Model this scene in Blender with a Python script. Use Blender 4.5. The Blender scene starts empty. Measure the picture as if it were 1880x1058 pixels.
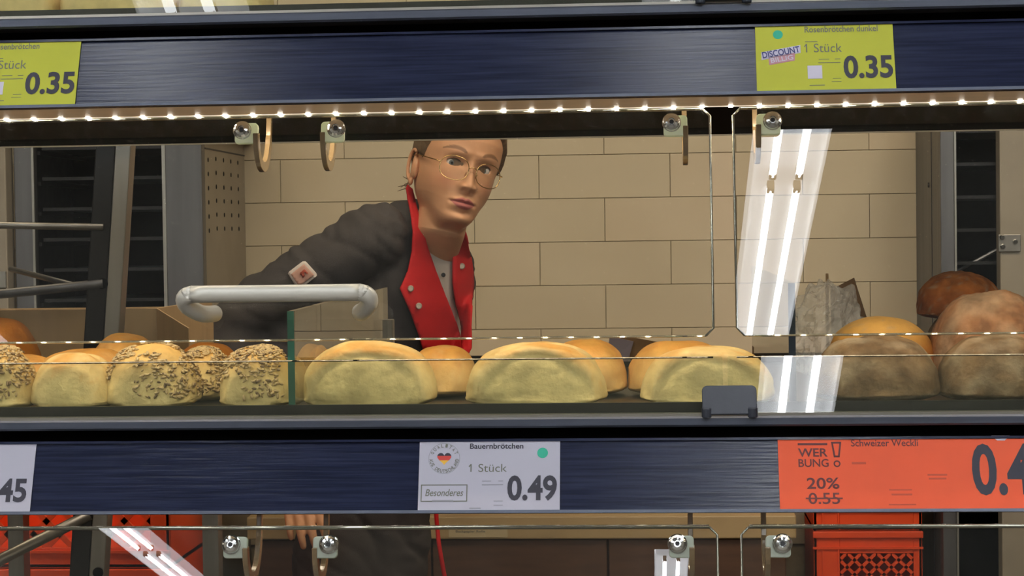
import bpy, bmesh, math, random
import numpy as np
from math import sin, cos, pi, radians, sqrt, exp
from mathutils import Vector, Matrix, noise
from mathutils.bvhtree import BVHTree

random.seed(7)
S = bpy.context.scene
COL = S.collection

# ------------------------------------------------------------------ camera
ZC = 1.35
FPX = 3500.0
cam_d = bpy.data.cameras.new('camera')
cam = bpy.data.objects.new('camera', cam_d)
COL.objects.link(cam)
cam_d.sensor_width = 36.0
cam_d.lens = 36.0 * FPX / 1880.0
cam_d.clip_start = 0.02
CM = (Matrix.Rotation(radians(4.15), 3, 'Z') @ Matrix.Rotation(pi / 2 - radians(1.57), 3, 'X')
      @ Matrix.Rotation(-0.0137, 3, 'Z'))
cam.matrix_world = Matrix.Translation((0, 0, ZC)) @ CM.to_4x4()
S.camera = cam

# ------------------------------------------------------------------ world, exposure
S.view_settings.view_transform = 'Standard'
S.view_settings.look = 'None'
S.view_settings.gamma = 1.0
S.view_settings.use_curve_mapping = False
S.view_settings.exposure = 0.0
try:
    S.cycles.use_denoising = True
    S.cycles.max_bounces = 7
    S.cycles.diffuse_bounces = 3
    S.cycles.glossy_bounces = 4
    S.cycles.use_adaptive_sampling = True
    S.cycles.adaptive_threshold = 0.02
    S.cycles.transparent_max_bounces = 24
    S.cycles.caustics_reflective = False
    S.cycles.caustics_refractive = False
    S.cycles.sample_clamp_indirect = 6.0
except Exception:
    pass
W = bpy.data.worlds.new('world')
S.world = W
W.use_nodes = True
W.node_tree.nodes['Background'].inputs[0].default_value = (0.55, 0.55, 0.6, 1)
W.node_tree.nodes['Background'].inputs[1].default_value = 0.05

TUBE_L, BODY_L = 60.0, 8.5        # radiance of fluorescent tubes and of the lit white reflectors
BAKERY_W, LED_W = 14.0, 2.9


def area_light(name, loc, direction, sx, sy, watts, color):
    d = bpy.data.lights.new(name, 'AREA')
    d.shape = 'RECTANGLE'
    d.size, d.size_y, d.energy, d.color = sx, sy, watts, color
    o = bpy.data.objects.new(name, d)
    COL.objects.link(o)
    o.location = loc
    o.rotation_euler = Vector(direction).to_track_quat('-Z', 'Y').to_euler()
    return o


# ceiling panels of the bakery behind the shelves
area_light('bakery_ceiling_light', (-0.95, 2.75, 2.75), (0.15, 0.4, -1), 1.3, 0.5, BAKERY_W, (1.0, 0.83, 0.60))
area_light('bakery_ceiling_light.001', (0.75, 2.6, 2.75), (-0.1, 0.45, -1), 1.3, 0.5, BAKERY_W * 1.75, (1.0, 0.85, 0.68))


# ------------------------------------------------------------------ helpers
def at(u, v, Y):
    """world point on the plane y = Y seen at pixel (u, v) of the photograph"""
    d = CM @ Vector(((u - 940) / FPX, (529 - v) / FPX, -1.0))
    return Vector((0, 0, ZC)) + d * (Y / d.y)


def lin(c):
    c = c / 255.0
    return c / 12.92 if c <= 0.04045 else ((c + 0.055) / 1.055) ** 2.4


def rgb(r, g, b):
    return (lin(r), lin(g), lin(b), 1.0)


def mat(name, color=(0.5, 0.5, 0.5, 1), rough=0.5, metal=0.0, var=0.0, scale=20.0, stretch=(1, 1, 1), bump=0.0,
        color2=None, spec=0.5, emit=None, emit_s=0.0, attr=None, rvar=0.0, trans=0.0, detail=4.0, sss=0.0, bscale=None):
    m = bpy.data.materials.new(name)
    m.use_nodes = True
    nt = m.node_tree
    b = nt.nodes['Principled BSDF']
    b.inputs['Base Color'].default_value = color
    b.inputs['Roughness'].default_value = rough
    b.inputs['Metallic'].default_value = metal
    b.inputs['Specular IOR Level'].default_value = spec
    if trans:
        b.inputs['Transmission Weight'].default_value = trans
    if sss:
        b.inputs['Subsurface Weight'].default_value = sss
        b.inputs['Subsurface Radius'].default_value = (0.01, 0.004, 0.002)
        b.inputs['Subsurface Scale'].default_value = 0.5
    if emit:
        b.inputs['Emission Color'].default_value = emit
        b.inputs['Emission Strength'].default_value = emit_s
    src = None
    if attr:
        a = nt.nodes.new('ShaderNodeAttribute')
        a.attribute_name = attr
        src = a.outputs['Color']
    nz = None
    if var or color2 or bump or rvar:
        tc = nt.nodes.new('ShaderNodeTexCoord')
        mp = nt.nodes.new('ShaderNodeMapping')
        mp.inputs['Scale'].default_value = stretch
        nt.links.new(tc.outputs['Object'], mp.inputs['Vector'])
        nz = nt.nodes.new('ShaderNodeTexNoise')
        nz.inputs['Scale'].default_value = scale
        nz.inputs['Detail'].default_value = detail
        nt.links.new(mp.outputs[0], nz.inputs['Vector'])
    if var or color2:
        mix = nt.nodes.new('ShaderNodeMix')
        mix.data_type = 'RGBA'
        ramp = nt.nodes.new('ShaderNodeValToRGB')
        ramp.color_ramp.elements[0].position = 0.35
        ramp.color_ramp.elements[1].position = 0.65
        nt.links.new(nz.outputs['Fac'], ramp.inputs[0])
        if src is not None:
            mul = nt.nodes.new('ShaderNodeMix')
            mul.data_type = 'RGBA'
            mul.blend_type = 'MULTIPLY'
            mul.inputs[0].default_value = 1.0
            nt.links.new(src, mul.inputs[6])
            mix.inputs[6].default_value = (1 - var, 1 - var, 1 - var, 1)
            mix.inputs[7].default_value = (1 + var, 1 + var, 1 + var, 1)
            nt.links.new(ramp.outputs[0], mix.inputs[0])
            nt.links.new(mix.outputs[2], mul.inputs[7])
            nt.links.new(mul.outputs[2], b.inputs['Base Color'])
        else:
            c2 = color2 or tuple(min(1, x * (1 + var)) for x in color[:3]) + (1,)
            c1 = color if color2 else tuple(x * (1 - var) for x in color[:3]) + (1,)
            mix.inputs[6].default_value = c1
            mix.inputs[7].default_value = c2
            nt.links.new(ramp.outputs[0], mix.inputs[0])
            nt.links.new(mix.outputs[2], b.inputs['Base Color'])
    elif src is not None:
        nt.links.new(src, b.inputs['Base Color'])
    if rvar:
        mr = nt.nodes.new('ShaderNodeMapRange')
        mr.inputs['To Min'].default_value = max(0.02, rough - rvar)
        mr.inputs['To Max'].default_value = rough + rvar
        nt.links.new(nz.outputs['Fac'], mr.inputs['Value'])
        nt.links.new(mr.outputs[0], b.inputs['Roughness'])
    if bump:
        bp = nt.nodes.new('ShaderNodeBump')
        bp.inputs['Strength'].default_value = bump
        bp.inputs['Distance'].default_value = 0.002
        if bscale:
            n2 = nt.nodes.new('ShaderNodeTexNoise')
            n2.inputs['Scale'].default_value = bscale
            n2.inputs['Detail'].default_value = 5
            nt.links.new(mp.outputs[0], n2.inputs['Vector'])
            nt.links.new(n2.outputs['Fac'], bp.inputs['Height'])
        else:
            nt.links.new(nz.outputs['Fac'], bp.inputs['Height'])
        nt.links.new(bp.outputs[0], b.inputs['Normal'])
    return m


def glass_mat(name, tint=(0.95, 0.96, 0.95, 1), haze=0.03, haze_color=(0.8, 0.8, 0.75, 1), rough=0.0, ior=1.5, streak=0.6, both=False):
    """sheet glass: see-through with a Fresnel reflection on the outer faces and a faint film of grease and dust"""
    m = bpy.data.materials.new(name)
    m.use_nodes = True
    nt = m.node_tree
    nt.nodes.remove(nt.nodes['Principled BSDF'])
    out = nt.nodes['Material Output']
    tr = nt.nodes.new('ShaderNodeBsdfTransparent')
    tr.inputs[0].default_value = tint
    gl = nt.nodes.new('ShaderNodeBsdfGlossy')
    gl.inputs['Roughness'].default_value = rough
    df = nt.nodes.new('ShaderNodeBsdfDiffuse')
    df.inputs[0].default_value = haze_color
    fr = nt.nodes.new('ShaderNodeFresnel')
    fr.inputs['IOR'].default_value = ior
    ge = nt.nodes.new('ShaderNodeNewGeometry')
    inv = nt.nodes.new('ShaderNodeMath')
    inv.operation = 'SUBTRACT'
    inv.inputs[0].default_value = 1.0
    nt.links.new(ge.outputs['Backfacing'], inv.inputs[1])
    fm = nt.nodes.new('ShaderNodeMath')
    fm.operation = 'MULTIPLY'
    nt.links.new(fr.outputs[0], fm.inputs[0])
    nt.links.new(inv.outputs[0], fm.inputs[1])
    if both:        # Schlick reflectance, the same on the entering and the leaving face
        dt = nt.nodes.new('ShaderNodeVectorMath')
        dt.operation = 'DOT_PRODUCT'
        nt.links.new(ge.outputs['Normal'], dt.inputs[0])
        nt.links.new(ge.outputs['Incoming'], dt.inputs[1])
        seq = dt.outputs['Value']
        for op, b_ in (('ABSOLUTE', None), ('SUBTRACT', 'one'), ('POWER', 5.0), ('MULTIPLY', 0.96), ('ADD', 0.04)):
            n_ = nt.nodes.new('ShaderNodeMath')
            n_.operation = op
            if b_ == 'one':
                n_.inputs[0].default_value = 1.0
                nt.links.new(seq, n_.inputs[1])
            else:
                nt.links.new(seq, n_.inputs[0])
                if b_ is not None:
                    n_.inputs[1].default_value = b_
            seq = n_.outputs[0]
        fm = n_
    tc = nt.nodes.new('ShaderNodeTexCoord')
    mp = nt.nodes.new('ShaderNodeMapping')
    mp.inputs['Scale'].default_value = (9, 9, 3)
    nt.links.new(tc.outputs['Object'], mp.inputs[0])
    nz = nt.nodes.new('ShaderNodeTexNoise')
    nz.inputs['Scale'].default_value = 3.0
    nz.inputs['Detail'].default_value = 5.0
    nt.links.new(mp.outputs[0], nz.inputs['Vector'])
    mr = nt.nodes.new('ShaderNodeMapRange')
    mr.inputs['To Min'].default_value = haze * (1 - streak)
    mr.inputs['To Max'].default_value = haze * (1 + streak)
    nt.links.new(nz.outputs['Fac'], mr.inputs['Value'])
    m1 = nt.nodes.new('ShaderNodeMixShader')
    nt.links.new(mr.outputs[0], m1.inputs[0])
    nt.links.new(tr.outputs[0], m1.inputs[1])
    nt.links.new(df.outputs[0], m1.inputs[2])
    m2 = nt.nodes.new('ShaderNodeMixShader')
    nt.links.new(fm.outputs[0], m2.inputs[0])
    nt.links.new(m1.outputs[0], m2.inputs[1])
    nt.links.new(gl.outputs[0], m2.inputs[2])
    nt.links.new(m2.outputs[0], out.inputs['Surface'])
    return m


class MB:
    """collects boxes, tubes and lathes and links them as one mesh object"""

    def __init__(self):
        self.v, self.f, self.c = [], [], []

    def add(self, verts, faces):
        n = len(self.v)
        self.v += [tuple(p) for p in verts]
        self.f += [tuple(i + n for i in fc) for fc in faces]
        return self

    def hexa(self, p):          # 8 points: bottom ring 0-3, top ring 4-7
        return self.add(p, [(3, 2, 1, 0), (4, 5, 6, 7), (0, 1, 5, 4), (1, 2, 6, 5), (2, 3, 7, 6), (3, 0, 4, 7)])

    def box(self, a, b):
        (x0, y0, z0), (x1, y1, z1) = a, b
        x0, x1 = min(x0, x1), max(x0, x1)
        y0, y1 = min(y0, y1), max(y0, y1)
        z0, z1 = min(z0, z1), max(z0, z1)
        return self.hexa([(x0, y0, z0), (x1, y0, z0), (x1, y1, z0), (x0, y1, z0),
                          (x0, y0, z1), (x1, y0, z1), (x1, y1, z1), (x0, y1, z1)])

    def prism(self, poly, x0, x1):      # polygon of (y, z), extruded along x
        n = len(poly)
        vs = [(x0, y, z) for y, z in poly] + [(x1, y, z) for y, z in poly]
        fs = [tuple(range(n - 1, -1, -1)), tuple(range(n, 2 * n))]
        fs += [(i, (i + 1) % n, n + (i + 1) % n, n + i) for i in range(n)]
        return self.add(vs, fs)

    def extrude(self, poly, fr, h):     # polygon of (a, b) in a frame (origin, A, B, N) with thickness h along N
        o, A, B, N = fr
        n = len(poly)
        vs = [o + A * a + B * b for a, b in poly] + [o + A * a + B * b + N * h for a, b in poly]
        fs = [tuple(range(n - 1, -1, -1)), tuple(range(n, 2 * n))]
        fs += [(i, (i + 1) % n, n + (i + 1) % n, n + i) for i in range(n)]
        return self.add(vs, fs)

    def tube(self, path, r, n=12, cap=True):
        path = [Vector(p) for p in path]
        rr = r if isinstance(r, (list, tuple)) else [r] * len(path)
        rings = []
        up = None
        for i, p in enumerate(path):
            t = (path[min(i + 1, len(path) - 1)] - path[max(i - 1, 0)]).normalized()
            if up is None:
                up = t.orthogonal().normalized()
            up = (up - t * up.dot(t)).normalized()
            w = t.cross(up)
            rings.append([p + (up * cos(2 * pi * k / n) + w * sin(2 * pi * k / n)) * rr[i] for k in range(n)])
        vs = [q for ring in rings for q in ring]
        fs = []
        for i in range(len(rings) - 1):
            for k in range(n):
                a, b = i * n + k, i * n + (k + 1) % n
                fs.append((a, b, b + n, a + n))
        if cap:
            fs.append(tuple(range(n - 1, -1, -1)))
            fs.append(tuple((len(rings) - 1) * n + k for k in range(n)))
        return self.add(vs, fs)

    def loft(self, rings, cap=True):
        n = len(rings[0])
        vs = [q for ring in rings for q in ring]
        fs = []
        for i in range(len(rings) - 1):
            for k in range(n):
                a, b = i * n + k, i * n + (k + 1) % n
                fs.append((a, b, b + n, a + n))
        if cap:
            fs.append(tuple(range(n - 1, -1, -1)))
            fs.append(tuple((len(rings) - 1) * n + k for k in range(n)))
        return self.add(vs, fs)

    def lathe(self, prof, origin, axis, n=20):      # profile of (radius, height) along axis
        axis = Vector(axis).normalized()
        a = axis.orthogonal().normalized()
        b = axis.cross(a)
        o = Vector(origin)
        rings = [[o + axis * h + (a * cos(2 * pi * k / n) + b * sin(2 * pi * k / n)) * max(r, 1e-5) for k in range(n)] for r, h in prof]
        return self.loft(rings)

    def ellipsoid(self, c, r, frame=None, nu=20, nv=12):
        c = Vector(c)
        A, B, N = frame if frame else (Vector((1, 0, 0)), Vector((0, 1, 0)), Vector((0, 0, 1)))
        rings = []
        for j in range(nv + 1):
            t = -pi / 2 + pi * j / nv
            rings.append([c + A * (r[0] * max(cos(t), 1e-3) * cos(2 * pi * k / nu)) + B * (r[1] * max(cos(t), 1e-3) * sin(2 * pi * k / nu))
                          + N * (r[2] * sin(t)) for k in range(nu)])
        return self.loft(rings)

    def mesh(self, name):
        me = bpy.data.meshes.new(name)
        me.from_pydata(self.v, [], self.f)
        me.update()
        return me

    def build(self, name, m, parent=None, smooth=False, origin=None, bevel=0.0):
        me = self.mesh(name)
        return link(name, me, m, parent, smooth, origin, bevel)


def link(name, me, m, parent=None, smooth=False, origin=None, bevel=0.0):
    if origin is not None:
        me.transform(Matrix.Translation(-Vector(origin)))
    o = bpy.data.objects.new(name, me)
    COL.objects.link(o)
    if m is not None and not me.materials:
        me.materials.append(m)
    if smooth:
        me.polygons.foreach_set('use_smooth', [True] * len(me.polygons))
    if origin is not None:
        o.location = origin
    if bevel:
        bv = o.modifiers.new('edge', 'BEVEL')
        bv.width = bevel
        bv.segments = 2
        bv.limit_method = 'ANGLE'
        bv.angle_limit = radians(40)
    if parent is not None:
        attach(o, parent)
    return o


def attach(o, p):
    o.parent = p
    M = Matrix.Identity(4)
    q = p
    M = Matrix.Translation(p.location) if p.parent is None else Matrix.Identity(4)
    if p.parent is None:
        o.matrix_parent_inverse = M.inverted()
    else:
        o.matrix_parent_inverse = Matrix.Translation(-p.location)


def tag(o, label=None, cat=None, group=None, kind=None):
    for k, x in (('label', label), ('category', cat), ('group', group), ('kind', kind)):
        if x:
            o[k] = x
    return o


def thing(name, loc, label, cat, group=None):
    o = bpy.data.objects.new(name, None)
    o.empty_display_size = 0.05
    COL.objects.link(o)
    o.location = loc
    return tag(o, label, cat, group)


_fontcache = {}


def text_geo(body, bold=0.0, shear=0.0):
    """flat outlines of a word as (verts, faces), normalised to its own bounding box 0..1"""
    key = (body, bold, shear)
    if key in _fontcache:
        return _fontcache[key]
    cu = bpy.data.curves.new('lettering', 'FONT')
    cu.body = body
    cu.size = 1.0
    cu.offset = bold
    cu.shear = shear
    cu.resolution_u = 4
    ob = bpy.data.objects.new('lettering', cu)
    COL.objects.link(ob)
    dg = bpy.context.evaluated_depsgraph_get()
    me = bpy.data.meshes.new_from_object(ob.evaluated_get(dg))
    vs = [(p.co.x, p.co.y) for p in me.vertices]
    fs = [tuple(p.vertices) for p in me.polygons]
    bpy.data.objects.remove(ob)
    bpy.data.meshes.remove(me)
    x0, x1 = min(p[0] for p in vs), max(p[0] for p in vs)
    y0, y1 = min(p[1] for p in vs), max(p[1] for p in vs)
    out = ([((x - x0) / (x1 - x0), (y - y0) / (y1 - y0)) for x, y in vs], fs)
    _fontcache[key] = out
    return out


def put_text(mb, body, fr, x0, y0, x1, y1, bold=0.0, h=0.0004, rot=0.0, shear=0.0):
    """lettering fitted to the box x0..x1, y0..y1 of a frame (origin, A, B, N)"""
    o, A, B, N = fr
    vs, fs = text_geo(body, bold, shear)
    cx, cy = (x0 + x1) / 2, (y0 + y1) / 2
    pts = []
    for a, b in vs:
        X, Y = x0 + (x1 - x0) * a - cx, y0 + (y1 - y0) * b - cy
        X, Y = X * cos(rot) - Y * sin(rot) + cx, X * sin(rot) + Y * cos(rot) + cy
        pts.append(o + A * X + B * Y + N * h)
    mb.add(pts, fs)
    return mb


# ------------------------------------------------------------------ materials
M_steel = mat('brushed_steel', rgb(150, 146, 138), 0.38, 0.85, var=0.12, scale=30, stretch=(1, 1, 0.06))
M_steel_dark = mat('dull_steel', rgb(105, 104, 104), 0.45, 0.8, var=0.15, scale=25, stretch=(1, 1, 0.08))
M_steel_panel = mat('painted_steel', rgb(150, 140, 122), 0.5, 0.2, var=0.06, scale=12)
M_black = mat('black_coated_metal', rgb(14, 13, 14), 0.35, 0.0, spec=0.35, rvar=0.1, scale=40)
M_under = mat('matt_black_underside', rgb(9, 8, 9), 0.9, 0.0, spec=0.02)
M_void = mat('black_recess', rgb(5, 5, 6), 0.8, 0.0, spec=0.1)
M_rail = mat('blue_price_rail', rgb(30, 35, 56), 0.19, 0.0, spec=0.24, var=0.25, scale=55, stretch=(0.25, 1, 9), rvar=0.08, bump=0.12)
M_profile = mat('blue_grey_aluminium', rgb(78, 83, 96), 0.42, 0.5, var=0.1, scale=60, stretch=(0.1, 1, 6))
M_alu = mat('satin_aluminium', rgb(176, 172, 162), 0.32, 0.9)
M_lip = mat('cream_cover_led_glow', rgb(150, 122, 88), 0.45, 0.1, var=0.12, scale=14, stretch=(1, 4, 4), emit=(1.0, 0.70, 0.40, 1), emit_s=0.11)  # warm LED light on the cover is put in as faint emission
M_traylip = mat('black_tray', rgb(26, 25, 27), 0.35, 0.0, var=0.3, scale=60)
M_led = mat('white_led', rgb(255, 250, 240), 0.4, emit=(1.0, 0.93, 0.82, 1), emit_s=40.0)
M_led.cycles.emission_sampling = 'NONE'
M_ledstrip = mat('lit_led_tape', rgb(240, 232, 214), 0.4, emit=(1.0, 0.88, 0.70, 1), emit_s=0.7)
M_flap = glass_mat('acrylic_flap', (0.955, 0.955, 0.93, 1), haze=0.009)
M_front = glass_mat('greasy_front_glass', (0.945, 0.95, 0.905, 1), haze=0.028, haze_color=rgb(190, 190, 165))
M_div = glass_mat('divider_glass', (0.93, 0.96, 0.94, 1), haze=0.01, both=True)
M_edge = mat('polished_pane_edge', rgb(150, 148, 135), 0.10, 0.75)
M_facet = mat('polished_cut_edge', rgb(176, 172, 156), 0.045, 0.9)
M_facet_dull = mat('dull_cut_edge', rgb(34, 30, 24), 0.015, 0.8)
M_gedge = mat('green_glass_edge', rgb(62, 108, 88), 0.15, 0.0, spec=0.6)
M_dedge = mat('dark_glass_edge', rgb(40, 46, 52), 0.2, 0.0, spec=0.6)
M_chrome = mat('chrome', rgb(225, 228, 228), 0.12, 1.0)
M_clear = mat('milky_clear_plastic', rgb(214, 222, 208), 0.3, 0.0, trans=0.0, spec=0.5)
_nt = M_clear.node_tree
_tl = _nt.nodes.new('ShaderNodeBsdfTranslucent')
_tl.inputs[0].default_value = rgb(226, 234, 216)
_mx = _nt.nodes.new('ShaderNodeMixShader')
_mx.inputs[0].default_value = 0.5
_nt.links.new(_nt.nodes['Principled BSDF'].outputs[0], _mx.inputs[1])
_nt.links.new(_tl.outputs[0], _mx.inputs[2])
_nt.links.new(_mx.outputs[0], _nt.nodes['Material Output'].inputs['Surface'])
M_hook = mat('yellowed_clear_plastic', rgb(128, 108, 80), 0.2, 0.0, trans=0.2, spec=0.5)
M_socket = mat('dark_socket', rgb(30, 30, 32), 0.5)
M_handle = mat('silver_handle', rgb(214, 210, 198), 0.38, 0.25)
M_clip = mat('grey_black_plastic', rgb(44, 48, 58), 0.45, bump=0.1, scale=200)
M_tile = mat('beige_wall_tile', rgb(194, 178, 147), 0.4, var=0.035, scale=3.0, spec=0.35)
M_tile2 = mat('beige_wall_tile_warm', rgb(198, 180, 149), 0.4, var=0.035, scale=3.0, spec=0.35)
M_grout = mat('tile_grout', rgb(166, 150, 118), 0.8, var=0.1, scale=60)
M_card = mat('cardboard', rgb(178, 147, 104), 0.75, var=0.06, scale=40, stretch=(1, 1, 0.2))
M_card_dark = mat('brown_cardboard', rgb(122, 92, 58), 0.75, var=0.08, scale=40)
M_paper = mat('white_paper', rgb(182, 180, 194), 0.6)
M_yellow = mat('yellow_paper', rgb(180, 182, 36), 0.55, var=0.03, scale=30)
M_orange = mat('orange_paper', rgb(228, 80, 28), 0.55, var=0.03, scale=30)
M_ink = mat('dark_ink', rgb(40, 38, 52), 0.6)
M_ink_grey = mat('grey_ink', rgb(104, 104, 92), 0.6)
M_ink_soft = mat('soft_grey_ink', rgb(140, 140, 148), 0.6)
M_ink_red = mat('ink_on_orange', rgb(92, 32, 34), 0.6)
M_teal = mat('teal_dot', rgb(40, 172, 140), 0.6)
M_lilac = mat('lilac_white', rgb(206, 200, 216), 0.6)
M_navy = mat('navy_print', rgb(52, 56, 112), 0.6)
M_pink = mat('pink_print', rgb(196, 140, 150), 0.6)
M_redp = mat('red_print', rgb(196, 56, 48), 0.6)
M_gold = mat('gold_print', rgb(226, 178, 56), 0.6)
M_crate = mat('red_plastic_crate', rgb(228, 76, 30), 0.42, var=0.06, scale=8, spec=0.4)
M_floor = mat('floor_tiles', rgb(120, 112, 100), 0.5, var=0.1, scale=3)
M_ceil = mat('store_ceiling', rgb(90, 88, 84), 0.8, var=0.05, scale=4)
M_wallp = mat('store_wall', rgb(120, 112, 100), 0.8, var=0.05, scale=2)
M_tube = mat('lit_tube', rgb(255, 255, 255), 0.5, emit=(0.93, 0.97, 1.0, 1), emit_s=TUBE_L)
M_lampbody = mat('lit_white_reflector', rgb(235, 235, 235), 0.5, emit=(0.93, 0.96, 1.0, 1), emit_s=BODY_L)
M_tube_low = mat('lit_tube_overhead', rgb(255, 255, 255), 0.5, emit=(0.93, 0.97, 1.0, 1), emit_s=20.0)
M_lampbody_low = mat('lit_reflector_overhead', rgb(235, 235, 235), 0.5, emit=(0.93, 0.96, 1.0, 1), emit_s=3.6)
M_lampend = mat('lamp_joint', rgb(190, 170, 140), 0.6)
M_wood = mat('brown_laminate', rgb(84, 58, 40), 0.55, var=0.12, scale=10, stretch=(1, 1, 6))
M_rack = mat('burnt_tray_metal', rgb(17, 16, 15), 0.42, 0.2, var=0.3, scale=20)
M_worktop = mat('tan_worktop', rgb(176, 150, 106), 0.5, var=0.05, scale=12)

# ------------------------------------------------------------------ room shell
LX0, LX1 = -4.2, 3.4


def structure(name, mb, m, **k):
    o = mb.build(name, m, **k)
    o['kind'] = 'structure'
    return o


structure('floor', MB().box((LX0, -14, -0.1), (LX1, 4.6, 0.0)), M_floor)
WALLY = 4.375
wall_back = structure('wall_back', MB().box((LX0, WALLY, 0), (LX1, WALLY + 0.15, 3.0)), M_grout)
structure('wall_left', MB().box((LX0 - 0.1, -14, 0), (LX0, 4.6, 3.6)), M_wallp)
structure('wall_right', MB().box((LX1, -14, 0), (LX1 + 0.1, 4.6, 3.6)), M_wallp)
structure('wall_front', MB().box((LX0, -14.1, 0), (LX1, -14.0, 3.6)), M_wallp)
structure('ceiling', MB().box((LX0, -14, 3.5), (LX1, 2.3, 3.6)), M_ceil)
structure('ceiling_bakery', MB().box((LX0, 2.3, 3.0), (LX1, 4.6, 3.1)), M_ceil)

# running-bond tiles on the bakery wall, each a slab of its own
TW, TH, TD = 0.2995, 0.0995, 0.008
tile_me = []
for mm in (M_tile, M_tile2):
    g = 0.0006
    t = MB()
    a, b, e = TW / 2 - g, TH / 2 - g, 0.0006
    t.add([(-a, 0, -b), (a, 0, -b), (a, 0, b), (-a, 0, b), (-a, -TD + e, -b), (a, -TD + e, -b), (a, -TD + e, b), (-a, -TD + e, b),
           (-a + e, -TD, -b + e), (a - e, -TD, -b + e), (a - e, -TD, b - e), (-a + e, -TD, b - e)],
          [(0, 1, 5, 4), (1, 2, 6, 5), (2, 3, 7, 6), (3, 0, 4, 7), (4, 5, 9, 8), (5, 6, 10, 9), (6, 7, 11, 10), (7, 4, 8, 11), (8, 9, 10, 11)])
    me = t.mesh('tile')
    me.materials.append(mm)
    tile_me.append(me)
row_z = at(1230, 362, WALLY).z + TH / 2       # the row whose lower joint lies level with the worker's mouth
joint_x = at(1230, 320, WALLY).x
for r in range(-8, 6):
    off = joint_x + TW / 2 + (0 if r % 2 == 0 else TW / 2)
    for c in range(-6, 5):
        x = off + c * TW
        if x < -1.55 or x > 1.25:
            continue
        o = bpy.data.objects.new('tile', tile_me[(r * 7 + c * 3) % 5 == 0])
        COL.objects.link(o)
        o.location = (x, WALLY, row_z + r * TH)
        o.parent = wall_back


# ------------------------------------------------------------------ fluorescent luminaires over the shop floor
def luminaire(x, y0, y1, label, tubes, w=0.235, mt=None, mbd=None):
    mt, mbd = mt or M_tube, mbd or M_lampbody
    z = ZC + 2.0
    t = thing('ceiling_luminaire', (x, (y0 + y1) / 2, z), label, 'ceiling lamp', 'fluorescent lamps over the shop aisle')
    MB().prism([(y0, z + 0.05), (y1, z + 0.05), (y1, z + 0.02), (y0, z + 0.02)], x - w / 2, x + w / 2).build('reflector', mbd, t)
    for s in (-1, 1):
        MB().box((x + s * w / 2 - 0.004, y0, z - 0.012), (x + s * w / 2 + 0.004, y1, z + 0.05)).build('side_rim', mbd, t)
    MB().box((x - w / 2, y0, z + 0.05), (x + w / 2, y1, z + 0.09)).build('housing', M_lampend, t)
    MB().box((x - 0.02, (y0 + y1) / 2 - 0.02, z + 0.09), (x + 0.02, (y0 + y1) / 2 + 0.02, 3.5)).build('hanger', M_alu, t)
    for s in (-1, 1):
        for (a, b) in tubes:
            MB().tube([(x + s * 0.045, a, z), (x + s * 0.045, b, z)], 0.013, 10).build('tube', mt, t)
            for e in (a, b):
                MB().box((x + s * 0.045 - 0.012, e - 0.02, z - 0.012), (x + s * 0.045 + 0.012, e + 0.02, z + 0.03)).build('lamp_holder', M_lampend, t)
    return t


luminaire(0.465, -5.2, -1.5, 'twin tube lamp whose reflection runs down the glass flap over the loaves',
          [(-5.15, -3.30), (-3.18, -1.55)])
luminaire(0.12, -12.2, -9.72, 'far twin tube lamp reflected at the bottom edge beside the orange label', [(-12.1, -9.8)], 0.22)
luminaire(-3.36, -12.2, -7.4, 'far twin tube lamp reflected in the lower flap over the red crates', [(-12.1, -9.62), (-9.42, -7.5)])
luminaire(0.11, -0.85, 0.55, 'short twin tube lamp overhead reflected in the upper price rail', [(-0.8, 0.5)], mt=M_tube_low, mbd=M_lampbody_low)
luminaire(-1.05, -0.85, 0.55, 'short twin tube lamp overhead above the yellow label of the upper rail', [(-0.8, 0.5)], mt=M_tube_low, mbd=M_lampbody_low)
luminaire(1.95, -6.2, -1.6, 'added long twin tube lamp out of view beyond the orange label side', [(-6.1, -4.0), (-3.9, -1.7)])  # added out of view to brighten the roll faces
luminaire(-3.0, -6.2, -1.6, 'added long twin tube lamp out of view beyond the red crate side', [(-6.1, -4.0), (-3.9, -1.7)])  # added like the one before, outside what the flaps reflect
luminaire(1.55, -1.2, 0.9, 'added short twin tube lamp overhead, unseen, beyond the orange price label', [(-1.15, 0.85)], mt=M_tube_low, mbd=M_lampbody_low)  # unseen lamp added only for more light on the display
luminaire(-2.3, -1.2, 0.9, 'added short twin tube lamp overhead, unseen, beyond the cardboard box', [(-1.15, 0.85)], mt=M_tube_low, mbd=M_lampbody_low)  # its unseen counterpart, also added to light more

# ------------------------------------------------------------------ shelves of the bread display
PITCH = 0.315
SX0, SX1 = -1.32, 1.10
BACKY = 2.06


def zk(z, k):
    return ZC + z + PITCH * k


# cross section of the tilted price rail: bottom edge and top edge
RB, RT = (1.445, -0.2108), (1.466, -0.1575)
RL = sqrt((RT[0] - RB[0]) ** 2 + (RT[1] - RB[1]) ** 2)
RDIR = Vector((0, (RT[0] - RB[0]) / RL, (RT[1] - RB[1]) / RL))
RNRM = Vector((0, -RDIR.z, RDIR.y))
FT = radians(10.5)
FDIR = Vector((0, sin(FT), cos(FT)))
FNRM = Vector((0, -cos(FT), sin(FT)))
FLAP_B = (1.4672, -0.0786 - PITCH)        # lower edge, for the shelf it hangs from (k counts the shelf above)
FLAP_L = 0.1795
GT = radians(16)
GDIR = Vector((0, sin(GT), cos(GT)))
GNRM = Vector((0, -cos(GT), sin(GT)))
GL_B = (1.4685, -0.1385)
GL_L = 0.0448
BAYS = [(-0.962), (-0.283), (0.397)]
FLAP_W = 0.662


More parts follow.
